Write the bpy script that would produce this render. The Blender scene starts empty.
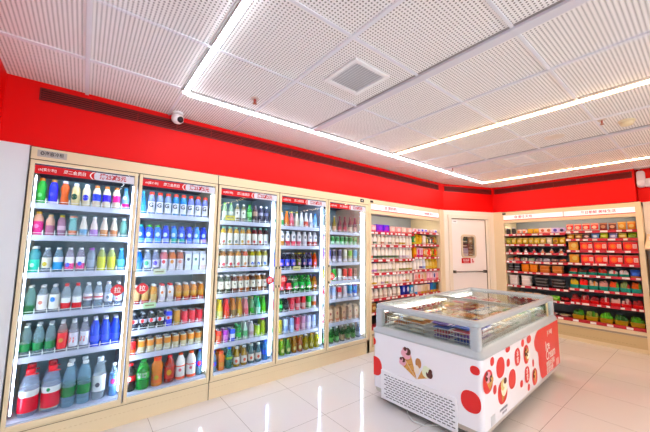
import bpy, bmesh, math, random
from mathutils import Matrix, Vector
random.seed(7)
S = bpy.context.scene
COL = S.collection
PI = math.pi

# ------------------------------------------------------------------ materials
def lin(h):
    h = h.lstrip('#')
    return tuple(((c/12.92) if c <= .04045 else ((c+.055)/1.055)**2.4)
                 for c in (int(h[i:i+2], 16)/255 for i in (0, 2, 4))) + (1,)
MC = {}
def P(hexc, rough=.4, metal=0, spec=.5, coat=0):
    k = ('p', hexc, rough, metal, spec, coat)
    if k in MC: return MC[k]
    m = bpy.data.materials.new('paint_'+hexc.strip('#')); m.use_nodes = True
    b = m.node_tree.nodes['Principled BSDF']
    b.inputs['Base Color'].default_value = lin(hexc)
    b.inputs['Roughness'].default_value = rough
    b.inputs['Metallic'].default_value = metal
    b.inputs['Specular IOR Level'].default_value = spec
    b.inputs['Coat Weight'].default_value = coat
    MC[k] = m
    return m
def PET(hexc, fac=.4):
    """thin clear or tinted plastic"""
    k = ('t', hexc, fac)
    if k in MC: return MC[k]
    m = bpy.data.materials.new('clear_plastic_'+hexc.strip('#')); m.use_nodes = True
    nt = m.node_tree; b = nt.nodes['Principled BSDF']; out = nt.nodes['Material Output']
    b.inputs['Base Color'].default_value = lin(hexc); b.inputs['Roughness'].default_value = .06; b.inputs['Coat Weight'].default_value = .5; b.inputs['Coat Roughness'].default_value = .03
    t = nt.nodes.new('ShaderNodeBsdfTransparent')
    c = lin(hexc); t.inputs['Color'].default_value = tuple(.72+.28*x for x in c[:3])+(1,)
    mx = nt.nodes.new('ShaderNodeMixShader'); mx.inputs[0].default_value = fac
    nt.links.new(t.outputs[0], mx.inputs[1]); nt.links.new(b.outputs[0], mx.inputs[2])
    nt.links.new(mx.outputs[0], out.inputs[0])
    MC[k] = m
    return m
def GLASS(name, tint='#ffffff', boost=1.0, rough=0.0):
    k = ('g', name)
    if k in MC: return MC[k]
    m = bpy.data.materials.new(name); m.use_nodes = True
    nt = m.node_tree; nt.nodes.remove(nt.nodes['Principled BSDF']); out = nt.nodes['Material Output']
    t = nt.nodes.new('ShaderNodeBsdfTransparent'); t.inputs[0].default_value = lin(tint)
    g = nt.nodes.new('ShaderNodeBsdfGlossy'); g.inputs['Roughness'].default_value = rough
    f = nt.nodes.new('ShaderNodeFresnel'); f.inputs[0].default_value = 1.45
    mu = nt.nodes.new('ShaderNodeMath'); mu.operation = 'MULTIPLY'; mu.inputs[1].default_value = boost
    mx = nt.nodes.new('ShaderNodeMixShader')
    nt.links.new(f.outputs[0], mu.inputs[0]); nt.links.new(mu.outputs[0], mx.inputs[0])
    nt.links.new(t.outputs[0], mx.inputs[1]); nt.links.new(g.outputs[0], mx.inputs[2])
    nt.links.new(mx.outputs[0], out.inputs[0])
    MC[k] = m
    return m
def EMIT(name, hexc, s):
    k = ('e', name)
    if k in MC: return MC[k]
    m = bpy.data.materials.new(name); m.use_nodes = True
    b = m.node_tree.nodes['Principled BSDF']
    b.inputs['Base Color'].default_value = lin('#eeeeee')
    b.inputs['Emission Color'].default_value = lin(hexc); b.inputs['Emission Strength'].default_value = s
    MC[k] = m
    return m
def grid_material(name, kind):
    m = bpy.data.materials.new(name); m.use_nodes = True
    nt = m.node_tree; N = nt.nodes; Lk = nt.links; b = N['Principled BSDF']
    geo = N.new('ShaderNodeNewGeometry'); sep = N.new('ShaderNodeSeparateXYZ'); Lk.new(geo.outputs['Position'], sep.inputs[0])
    def M(op, a, c=None):
        n = N.new('ShaderNodeMath'); n.operation = op
        for i, q in enumerate((a, c)):
            if q is None: continue
            if isinstance(q, (int, float)): n.inputs[i].default_value = q
            else: Lk.new(q, n.inputs[i])
        return n.outputs[0]
    def dist(sock, off, sp):          # distance from the nearest line of a lattice
        a = M('FRACT', M('DIVIDE', M('ADD', sock, 50*sp-off), sp))
        return M('MULTIPLY', M('ABSOLUTE', M('SUBTRACT', M('FRACT', M('ADD', a, .5)), .5)), sp)
    if kind == 'tile':
        d = M('MINIMUM', dist(sep.outputs[0], 1.125, .6), dist(sep.outputs[1], -.243, .604))
        mask = M('LESS_THAN', d, .0016)
        noise = N.new('ShaderNodeTexNoise'); noise.inputs['Scale'].default_value = 3.0; noise.inputs['Detail'].default_value = 6
        cr = N.new('ShaderNodeMix'); cr.data_type = 'RGBA'
        cr.inputs[6].default_value = lin('#dcd7d3'); cr.inputs[7].default_value = lin('#e8e5e3'); Lk.new(noise.outputs[0], cr.inputs[0])
        mx = N.new('ShaderNodeMix'); mx.data_type = 'RGBA'; Lk.new(mask, mx.inputs[0]); Lk.new(cr.outputs[2], mx.inputs[6])
        mx.inputs[7].default_value = lin('#8f8880'); Lk.new(mx.outputs[2], b.inputs['Base Color'])
        b.inputs['Roughness'].default_value = .09; b.inputs['Specular IOR Level'].default_value = .6
    else:                              # perforated ceiling panel
        dx = dist(sep.outputs[0], .01, .02); dy = dist(sep.outputs[1], .01, .02)
        r = M('SQRT', M('ADD', M('MULTIPLY', dx, dx), M('MULTIPLY', dy, dy)))
        mask = M('LESS_THAN', r, .0050)
        mx = N.new('ShaderNodeMix'); mx.data_type = 'RGBA'; Lk.new(mask, mx.inputs[0])
        mx.inputs[6].default_value = lin('#f4f2f0'); mx.inputs[7].default_value = lin('#75716f')
        Lk.new(mx.outputs[2], b.inputs['Base Color']); b.inputs['Roughness'].default_value = .6
    return m

RED = P('#e60000', .5, 0, .22); RED2 = P('#cf0a18', .4, 0, .3); CREAM = P('#e6d4ae', .38); CREAM2 = P('#d0b989', .4)
WHITE = P('#f2f2f2', .35); OFFW = P('#efe9e2', .5); SHELFW = P('#c4c7dc', .4); GREY = P('#a9b0b3', .3)
DARK = P('#16161a', .5); DRED = P('#8e0c0c', .5); STEEL = P('#9a9a98', .28, 1); BLACK = P('#0b0b0c', .4)
GOLDLINE = P('#5c4a28', .45)
DOORGLASS = GLASS('door_glass', '#f6fcff', .35); FZGLASS = GLASS('freezer_glass', '#f6faf9', .4)

# ------------------------------------------------------------------ mesh builder
class MB:
    def __init__(s): s.v, s.f, s.mi, s.mats = [], [], [], []
    def m(s, mat):
        if mat not in s.mats: s.mats.append(mat)
        return s.mats.index(mat)
    def face(s, pts, mat):
        n = len(s.v); s.v += [tuple(p) for p in pts]; s.f.append(tuple(range(n, n+len(pts)))); s.mi.append(s.m(mat))
    def box(s, x0, x1, y0, y1, z0, z1, mat):
        n = len(s.v); i = s.m(mat)
        s.v += [(x, y, z) for x in (x0, x1) for y in (y0, y1) for z in (z0, z1)]
        for q in ((0,1,3,2), (4,6,7,5), (0,4,5,1), (2,3,7,6), (0,2,6,4), (1,5,7,3)):
            s.f.append(tuple(n+k for k in q)); s.mi.append(i)
        return s
    def frame(s, x0, x1, z0, z1, w, y0, y1, mat, wb=None):
        wb = wb or w
        s.box(x0, x0+w, y0, y1, z0, z1, mat); s.box(x1-w, x1, y0, y1, z0, z1, mat)
        s.box(x0+w, x1-w, y0, y1, z1-w, z1, mat); s.box(x0+w, x1-w, y0, y1, z0, z0+wb, mat)
        return s
    def loft(s, rings, mat, caps=True, mats=None):
        """rings: lists of points, all the same length; joins them into a closed skin"""
        n0 = len(s.v); k = len(rings[0])
        for r in rings: s.v += [tuple(p) for p in r]
        for j in range(len(rings)-1):
            i = s.m(mats[j] if mats else mat)
            for a in range(k):
                b = (a+1) % k
                s.f.append((n0+j*k+a, n0+j*k+b, n0+(j+1)*k+b, n0+(j+1)*k+a)); s.mi.append(i)
        if caps:
            s.f.append(tuple(n0+a for a in reversed(range(k)))); s.mi.append(s.m(mats[0] if mats else mat))
            s.f.append(tuple(n0+(len(rings)-1)*k+a for a in range(k))); s.mi.append(s.m(mats[-1] if mats else mat))
        return s
    def lathe(s, prof, mat, seg=14, c=(0, 0), caps=True, mats=None):
        rings = [[(c[0]+r*math.cos(2*PI*a/seg), c[1]+r*math.sin(2*PI*a/seg), z) for a in range(seg)] for r, z in prof]
        return s.loft(rings, mat, caps, mats)
    def tube(s, pts, r, mat, seg=8):
        rings = []
        for i, p in enumerate(pts):
            p = Vector(p); d = (Vector(pts[min(i+1, len(pts)-1)])-Vector(pts[max(i-1, 0)])).normalized()
            u = d.orthogonal().normalized() if abs(d.z) > .9 else d.cross(Vector((0, 0, 1))).normalized()
            w = d.cross(u)
            rings.append([p+u*r*math.cos(2*PI*a/seg)+w*r*math.sin(2*PI*a/seg) for a in range(seg)])
        return s.loft(rings, mat)
    def prism(s, poly, axis, a0, a1, mat):
        """extrude a 2-D outline along x, y or z"""
        f = {'x': lambda p, a: (a, p[0], p[1]), 'y': lambda p, a: (p[0], a, p[1]), 'z': lambda p, a: (p[0], p[1], a)}[axis]
        return s.loft([[f(p, a0) for p in poly], [f(p, a1) for p in poly]], mat)
    def mesh(s, name, smooth=True):
        me = bpy.data.meshes.new(name); me.from_pydata(s.v, [], s.f)
        for m in s.mats: me.materials.append(m)
        me.polygons.foreach_set('material_index', s.mi)
        bm = bmesh.new(); bm.from_mesh(me); bmesh.ops.recalc_face_normals(bm, faces=bm.faces); bm.to_mesh(me); bm.free()
        if smooth:
            me.shade_smooth(); me.set_sharp_from_angle(angle=math.radians(38))
        return me
    def build(s, name, parent=None, bevel=0, loc=None, rot=None, label=None):
        o = bpy.data.objects.new(name, s.mesh(name)); COL.objects.link(o)
        if parent: o.parent = parent
        if loc: o.location = loc
        if rot: o.rotation_euler = rot
        if bevel:
            b = o.modifiers.new('bevel', 'BEVEL'); b.width = bevel; b.segments = 3; b.limit_method = 'ANGLE'
        if label: o['label'] = label
        return o
def tag(o, label, cat, group=None):
    n = len(label.replace(',', ' ').split())
    assert 4 <= n <= 16, (n, label)
    o['label'] = label; o['category'] = cat
    if group: o['group'] = group
    return o
def thing(name, label, cat, loc=(0, 0, 0), rz=0, group=None):
    o = bpy.data.objects.new(name, None); COL.objects.link(o); o.empty_display_size = .05
    o.location = loc; o.rotation_euler = (0, 0, rz)
    return tag(o, label, cat, group)
def struct(name, mb, bevel=0):
    o = mb.build(name, bevel=bevel); o['kind'] = 'structure'; return o
def copy_tree(o, parent=None):
    c = o.copy(); COL.objects.link(c)
    if parent: c.parent = parent
    for ch in o.children: copy_tree(ch, c)
    return c
def text_mesh(body, size, mat, thick=.0006, sx=1.0, align='CENTER', bold=0):
    cu = bpy.data.curves.new('lettering', 'FONT'); cu.body = body; cu.size = size; cu.extrude = thick; cu.resolution_u = 2
    cu.align_x = align; cu.align_y = 'CENTER'; cu.offset = bold*size
    o = bpy.data.objects.new('lettering', cu); COL.objects.link(o)
    bpy.context.view_layer.update()
    me = bpy.data.meshes.new_from_object(o.evaluated_get(bpy.context.evaluated_depsgraph_get()))
    bpy.data.objects.remove(o)
    me.transform(Matrix.Diagonal((sx, 1, 1, 1)))
    me.materials.clear(); me.materials.append(mat)
    return me
def text(name, body, size, mat, parent, loc, rz=0, sx=1.0, align='CENTER', label=None, bold=.012):
    """upright lettering that faces local -y before the turn rz"""
    o = bpy.data.objects.new(name, text_mesh(body, size, mat, sx=sx, align=align, bold=bold)); COL.objects.link(o); o.parent = parent
    o.location = loc; o.rotation_euler = (PI/2, 0, rz)
    if label: o['label'] = label
    return o

# ------------------------------------------------------------------ room
H = 2.616
XL, YF = -.507, -6.2
b = MB(); b.box(-.9, 7.0, YF-.1, .85, -.08, 0, grid_material('glossy_floor_tiles', 'tile')); struct('floor', b)
b = MB(); b.box(-.9, 7.0, YF-.1, .85, H, H+.08, grid_material('perforated_ceiling_panels', 'perf')); struct('ceiling', b)
b = MB()
b.box(XL, 5.14, 0, .75, 2.128, H, RED)
b.box(XL, 5.3, .75, .83, 0, H, OFFW)
b.box(XL, -.348, 0, .75, 0, 2.128, P('#dfe2e6', .45))
b.box(5.02, 5.14, 0, .75, 0, 2.128, CREAM)
struct('wall_left', b)
b = MB(); b.box(XL-.1, XL, YF, .83, 2.128, H, RED); b.box(XL-.1, XL, YF, .83, 0, 2.128, P('#dfe2e6', .45)); struct('wall_end', b)
b = MB()
b.box(6.2, 6.95, -2.378, -.42, 2.128, H, RED); b.box(6.9, 7.0, YF, .83, 0, H, OFFW)
b.box(6.2, 6.9, -.555, -.42, 0, 2.128, CREAM)
b.box(6.36, 6.9, YF, -2.385, 2.128, H, RED); b.box(6.36, 6.9, YF, -2.425, 0, 2.128, P('#f0e8e4', .5))
struct('wall_right', b)
b = MB()                                     # unseen front wall behind the camera, openings added to let fill daylight in
b.box(-.6, 6.9, YF-.1, YF, 2.35, H, OFFW); b.box(-.6, -.3, YF-.1, YF, 0, 2.35, OFFW); b.box(4.2, 6.9, YF-.1, YF, 0, 2.35, OFFW)
b.box(-.3, 4.2, YF-.1, YF, 0, .12, OFFW); b.box(1.15, 1.25, YF-.1, YF, .12, 2.35, OFFW); b.box(2.7, 2.8, YF-.1, YF, .12, 2.35, OFFW)
struct('wall_front', b)
b = MB(); b.box(-.3, 4.2, YF-.06, YF-.05, .12, 2.35, GLASS('fill_window_glass')); struct('fill_window_1', b)  # unseen window, added for fill daylight and reflections in the fridge doors

# chamfered corner with the door: local x runs along the wall, local y into it
CH = math.atan2(-.42, 1.06); CL = math.hypot(.42, 1.06)
def chm(v): 
    c, s = math.cos(CH), math.sin(CH)
    return (5.14+v[0]*c-v[1]*s, v[0]*s+v[1]*c, v[2])
b = MB()
WCR = P('#efe4d3', .5)
b.box(0, CL, 0, .1, 2.128, H, RED)
b.box(0, .15, 0, .1, 0, 2.128, WCR); b.box(.95, CL, 0, .1, 0, 2.128, WCR); b.box(.15, .95, 0, .1, 1.99, 2.128, WCR)
b.box(.02, CL-.02, .1, .14, 0, H, OFFW)
b.v = [chm(v) for v in b.v]; struct('wall_corner', b)
d = thing('door', 'white push-bar door with a small window in the cut corner', 'door', (5.14, 0, 0), CH)
d.name = 'door_1'; d['kind'] = 'structure'
b = MB(); b.frame(.085, 1.055, -.02, 2.05, .068, -.022, .0, P('#eadfcb', .4)); b.box(.15, .95, .03, .04, 1.975, 1.99, P('#6d6252', .4)); b.box(.935, .95, .005, .04, 0, 1.98, P('#8d7c64', .4)); b.build('door_frame', d, .004)
b = MB(); LEAF = P('#f0e9e4', .4); x0, x1, wz0, wz1 = .157, .935, 1.285, 1.66
b.box(x0, .40, .012, .055, .005, 1.972, LEAF); b.box(.675, x1, .012, .055, .005, 1.972, LEAF)
b.box(.40, .675, .012, .055, .005, wz0, LEAF); b.box(.40, .675, .012, .055, wz1, 1.972, LEAF); leaf = b.build('door_leaf', d)
b = MB()
def rrect(x0, x1, z0, z1, r, n=5):
    pts = []
    for cx, cz, a0 in ((x1-r, z1-r, 0), (x0+r, z1-r, 90), (x0+r, z0+r, 180), (x1-r, z0+r, 270)):
        for i in range(n+1):
            a = math.radians(a0+90*i/n); pts.append((cx+r*math.cos(a), cz+r*math.sin(a)))
    return pts
o_, i_ = rrect(.372, .703, 1.257, 1.688, .06), rrect(.405, .67, 1.29, 1.655, .05)
BEI = P('#d8c6a8', .35)
b.loft([[(p[0], .012, p[1]) for p in o_], [(p[0], -.002, p[1]) for p in o_], [(p[0], -.002, p[1]) for p in i_], [(p[0], .05, p[1]) for p in i_]], BEI, caps=False)
b.build('window_rim', leaf)
b = MB(); b.prism(i_, 'y', .02, .026, GLASS('porthole_glass')); b.build('window_pane', leaf)
# stock seen through the little window
for nm, lb, bx, cc in (('cardboard_box', 'brown cardboard box seen low right through the door window', (.55, .665, 1.28, 1.40), '#a9794a'),
                   ('cardboard_box', 'dark brown carton seen middle right through the door window', (.54, .665, 1.40, 1.53), '#6b4a2c'),
                   ('cardboard_box', 'tan carton seen top right through the door window', (.56, .66, 1.53, 1.64), '#c29a66'),
                   ('plastic_crate', 'green plastic crate seen top left through the door window', (.405, .54, 1.52, 1.65), '#3c5a44'),
                   ('plastic_crate', 'dark grey crate seen mid left through the door window', (.405, .535, 1.44, 1.52), '#3a3230'),
                   ('paper_bundle', 'pale lilac paper bundle seen lower left through the door window', (.405, .545, 1.285, 1.44), '#c9c0d8')):
    b = MB(); b.box(bx[0], bx[1], .031, .053, bx[2], bx[3], P(cc, .6)); b.box(bx[0]+.02, bx[1]-.02, .0298, .031, bx[2]+.03, bx[2]+.05, P('#e8ddc0', .6))
    o = b.build(nm, None, .004, loc=(5.14, 0, 0), rot=(0, 0, CH)); tag(o, lb, 'box' if 'box' in nm else 'crate' if 'crate' in nm else 'paper')
b = MB(); b.tube([(.186, -.035, 1.008), (.872, -.035, 1.008)], .013, STEEL, 10); bar = b.build('push_bar', d)
for x in (.186, .872):
    b = MB(); b.box(x-.022, x+.022, -.045, .012, .985, 1.032, P('#55504a', .35, .6)); b.build('bar_mount', bar, .004)
b = MB(); b.box(.18, .30, -.012, 0, 1.885, 1.965, WHITE); o = b.build('exit_button_box', None, .006, loc=(5.14, 0, 0), rot=(0, 0, CH))
o.location = chm((0, .012, 0)); tag(o, 'small white box at the top left of the corner door', 'box')
b = MB(); b.box(.21, .27, -.0135, -.0122, 1.915, 1.935, P('#b9b2b2')); b.build('printed_label', o)
sg = thing('door_sign', 'small red notice with white writing below the door window', 'sign', chm((0, .012, 0)), CH)
b = MB(); b.box(.372, .572, -.003, 0, 1.158, 1.253, RED2); b.build('sign_plate', sg)
text('sign_lettering', '闲人免进', .034, WHITE, sg, (.472, -.0035, 1.215))
b = MB(); b.box(.41, .535, -.0042, -.003, 1.178, 1.184, WHITE); b.build('sign_line', sg)
sg = thing('warning_sticker', 'small white sticker with a red figure beside the door notice', 'sticker', chm((0, .012, 0)), CH)
b = MB(); b.box(.578, .665, -.003, 0, 1.155, 1.255, P('#f6dede')); b.build('sticker_sheet', sg)
b = MB(); b.lathe([(.001, 0), (.012, .001)], RED2, 10); b.v = [(x+.615, -.0042, 1.228+y) for x, y, z in b.v]
for q in ([(.60, 1.17), (.612, 1.17), (.628, 1.212), (.612, 1.216)], [(.62, 1.165), (.63, 1.165), (.645, 1.19), (.634, 1.2)], [(.6, 1.205), (.645, 1.19), (.647, 1.197), (.602, 1.213)]):
    b.face([(x, -.0042, z) for x, z in q], RED2)
b.build('running_figure', sg)

# ceiling grid (T-bars), light channels
GB = P('#e4e6ec', .4)
b = MB(); z0 = H-.012
for y in (-1.217, -1.822, -2.42, -3.02, -3.62, -4.22, -4.82, -5.42): b.box(XL, 6.36, y-.009, y+.009, z0+.004, H, GB)
b.box(XL, .5, -.595, -.565, z0+.004, H, GB)
for x in (-.06, 1.12, 2.355, 3.60, 4.85, 6.16):
    b.box(x-.012, x+.012, YF, 0 if x < 0 else -.56, z0, H, GB)
for x in (.53, 1.12, 2.355, 3.6, 4.85): b.box(x-.006, x+.006, -.5, 0 if x < 5.1 else -.2, z0+.006, H, GB)
o = struct('trim_1', b)
b = MB(); ALU = P('#d5d5dd', .3); GAP = P('#9a9592', .6)
for x in (1.770, 4.19):
    b.box(x-.034, x+.034, YF, -.57, H-.02, H, ALU); b.box(x-.048, x-.034, YF, -.57, H-.004, H, GAP)
b.box(.50, 5.58, -.585, -.562, H-.004, H, GAP)
for x in (.562, 3.04, 5.56): b.box(x-.058, x-.038, YF, -.57, H-.004, H, GAP)
struct('trim_2', b)
COOL = EMIT('cool_led_panel', '#f2f6ff', 1); WARM = EMIT('warm_led_panel', '#ffcc92', 1)
L_COOL, L_WARM = 15.0, 17.0
COOL.node_tree.nodes['Principled BSDF'].inputs['Emission Strength'].default_value = L_COOL
WARM.node_tree.nodes['Principled BSDF'].inputs['Emission Strength'].default_value = L_WARM
def strip(label, x0, x1, y0, y1, mat):
    t = thing('strip_light', label, 'ceiling light', ((x0+x1)/2, (y0+y1)/2, H), 0, 'linear strip lights in the ceiling')
    hx, hy = (x1-x0)/2, (y1-y0)/2
    b = MB(); b.box(-hx-.006, hx+.006, -hy-.006, hy+.006, -.010, 0, ALU); b.build('housing', t)
    b = MB(); b.box(-hx, hx, -hy, hy, -.016, -.010, mat); b.build('diffuser', t)
strip('long cool strip light running along the ceiling above the fridge doors', .56, 5.59, -.556, -.512, COOL)
strip('wide white strip light crossing the ceiling at the far left', .527, .556, YF+.1, -.535, COOL)
strip('bright strip light crossing the middle of the ceiling above the freezer', 3.015, 3.063, YF+.1, -.57, WARM)
strip('far strip light in front of the open chiller on the right wall', 5.535, 5.583, YF+.1, -.57, WARM)

# vents, cameras, sprinklers
def vent(label, cx, cy, sx, sy, slat=True):
    t = thing('ceiling_vent', label, 'vent', (cx, cy, H))
    b = MB(); b.box(-sx, sx, -sy, sy, -.004, 0, P('#cfcfd2' if slat else '#e6e6ea', .6)); b.build('backing', t)
    b = MB(); w = .03
    b.box(-sx, -sx+w, -sy, sy, -.014, 0, WHITE); b.box(sx-w, sx, -sy, sy, -.014, 0, WHITE); b.box(-sx+w, sx-w, -sy, -sy+w, -.014, 0, WHITE); b.box(-sx+w, sx-w, sy-w, sy, -.014, 0, WHITE)
    b.build('frame', t, .003)
    b = MB(); n = 12
    for i in range(n):
        x = -sx+w+(i+.5)*(2*sx-2*w)/n
        b.prism([(x-.007, -.011), (x-.004, -.013), (x+.007, -.005), (x+.004, -.003)], 'y', -sy+w, sy-w, WHITE)
    if slat: b.build('louvre', t)
vent('square white louvred air vent in the ceiling between the strip lights', 1.43, -1.53, .165, .165)
vent('flat white ceiling panel vent beyond the freezer near the far strip light', 4.5, -1.50, .2, .13, False)
t = thing('security_camera', 'white dome security camera with black lens under the ceiling', 'camera', (.59, -.09, H))
b = MB(); b.lathe([(.045, 0), (.047, -.012), (.04, -.02)], WHITE, 20); b.build('mount', t)
b = MB(); b.lathe([(.02, -.02), (.045, -.03), (.052, -.055), (.048, -.078), (.03, -.096), (.004, -.102)], WHITE, 20); hd = b.build('housing', t)
b = MB(); b.lathe([(.026, 0), (.028, .012), (.02, .022), (.003, .026)], BLACK, 16); b.build('lens', hd, loc=(.012, -.036, -.072), rot=(math.radians(112), 0, math.radians(25)))
def sprinkler(label, x, y):
    t = thing('sprinkler_head', label, 'sprinkler', (x, y, H), 0, 'fire sprinklers in the ceiling')
    BR = P('#a5643f', .3, .6)
    b = MB(); b.lathe([(.032, 0), (.03, -.008), (.012, -.01)], P('#cfc6bb', .3, .4), 16); b.build('collar', t)
    b = MB(); b.lathe([(.008, -.008), (.007, -.03), (.004, -.04)], P('#b0302a', .3), 8)
    for s in (-1, 1): b.tube([(s*.008, 0, -.012), (s*.012, 0, -.028), (s*.004, 0, -.045)], .0025, BR, 6)
    b.build('nozzle', t)
    b = MB(); b.lathe([(.016, -.045), (.017, -.048), (.003, -.05)], BR, 12); b.build('deflector', t)
sprinkler('brass fire sprinkler in the ceiling beside the fridge strip light', 1.01, -.79)
sprinkler('small sprinkler in the ceiling near the door corner', 4.19, -.72)
sprinkler('reddish sprinkler in the ceiling beside the smoke detector', 3.66, -2.46)
t = thing('smoke_detector', 'round cream smoke detector under the ceiling at far right', 'detector', (3.86, -2.60, H))
b = MB(); b.lathe([(.06, 0), (.06, -.012), (.052, -.016)], P('#e6d8b8', .4), 20); b.build('base', t)
b = MB(); b.lathe([(.05, -.016), (.05, -.03), (.04, -.045), (.018, -.052), (.002, -.053)], P('#e0cfa8', .4), 20); b.build('sensor_head', t)
b = MB(); b.lathe([(.09, 0), (.088, -.006), (.05, -.01), (.02, -.016), (.002, -.018)], P('#e2d8cc', .4), 24)
o = b.build('ceiling_speaker', loc=(3.85, -2.05, H)); tag(o, 'flat round speaker disc on the ceiling beyond the middle strip light', 'speaker')

# dark red air grilles in the bulkhead
def grille(label, loc, rz, u0, u1, z0, z1):
    t = thing('air_grille', label, 'vent', loc, rz, 'dark red air grilles in the bulkhead')
    b = MB(); b.box(u0, u1, -.003, -.001, z0, z1, P('#300404', .7)); b.build('backing', t)
    b = MB(); b.frame(u0, u1, z0, z1, .007, -.010, -.001, P('#7c0a0a', .35)); b.build('frame', t)
    b = MB(); n = 5
    for i in range(n):
        z = z0+.007+(i+.5)*(z1-z0-.014)/n
        b.prism([(-.010, z-.003), (-.009, z-.005), (-.003, z+.003), (-.004, z+.005)], 'x', u0+.007, u1-.007, DRED)
    k = int((u1-u0)/.3)
    for i in range(1, k): x = u0+(u1-u0)*i/k; b.box(x-.003, x+.003, -.0095, -.003, z0, z1, DRED)
    b.build('louvre', t)
grille('long dark red air grille above the row of fridge doors', (0, 0, 0), 0, -.33, 4.98, 2.478, 2.572)
grille('short dark red air grille above the corner door', (5.14, 0, 0), CH, .03, CL-.03, 2.478, 2.572)
grille('dark red air grille above the open chiller on the right wall', (6.2, 0, 0), -PI/2, 0.46, 2.36, 2.478, 2.572)

# emergency light and the white stand cut by the right edge
t = thing('emergency_light', 'white twin-head emergency light on the red wall at right edge', 'emergency light', (6.36, -2.390, 2.34), -PI/2)
b = MB(); b.prism(rrect(0, .09, 0, .24, .03), 'y', -.07, 0, P('#e4e2f2', .35)); b.prism(rrect(.07, .23, .0, .12, .03), 'y', -.06, 0, P('#e4e2f2', .35)); b.build('housing', t, .006)
for x in (.045, .165):
    b = MB(); b.lathe([(.03, 0), (.045, .04), (.042, .045), (.004, .03)], P('#ece9f6', .3), 16); b.build('lamp_head', t, loc=(x, -.06, .06), rot=(PI/2, 0, 0))

t = thing('display_stand', 'white display stand with slanted wooden shelf at the right edge', 'stand', (6.1, -2.45, 0), -PI/2)
b = MB(); b.box(0.02, .40, .07, .25, 0, 1.62, P('#f2ecec', .4)); b.build('back_panel', t, .003)
b = MB(); b.box(.0, .42, .0, .26, 0, .10, P('#efe6dc', .4)); b.build('plinth', t, .003)
b = MB(); b.prism([(-.16, 1.44), (-.16, 1.455), (.25, 1.66), (.25, 1.645)], 'x', -.01, .42, P('#ecd2b2', .4)); b.build('shelf_board', t)
b = MB(); b.box(.03, .36, -.01, .07, .66, .90, P('#f2ecec', .4)); b.box(.05, .36, -.013, -.01, .68, .88, RED2); b.build('red_sign', t)

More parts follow.
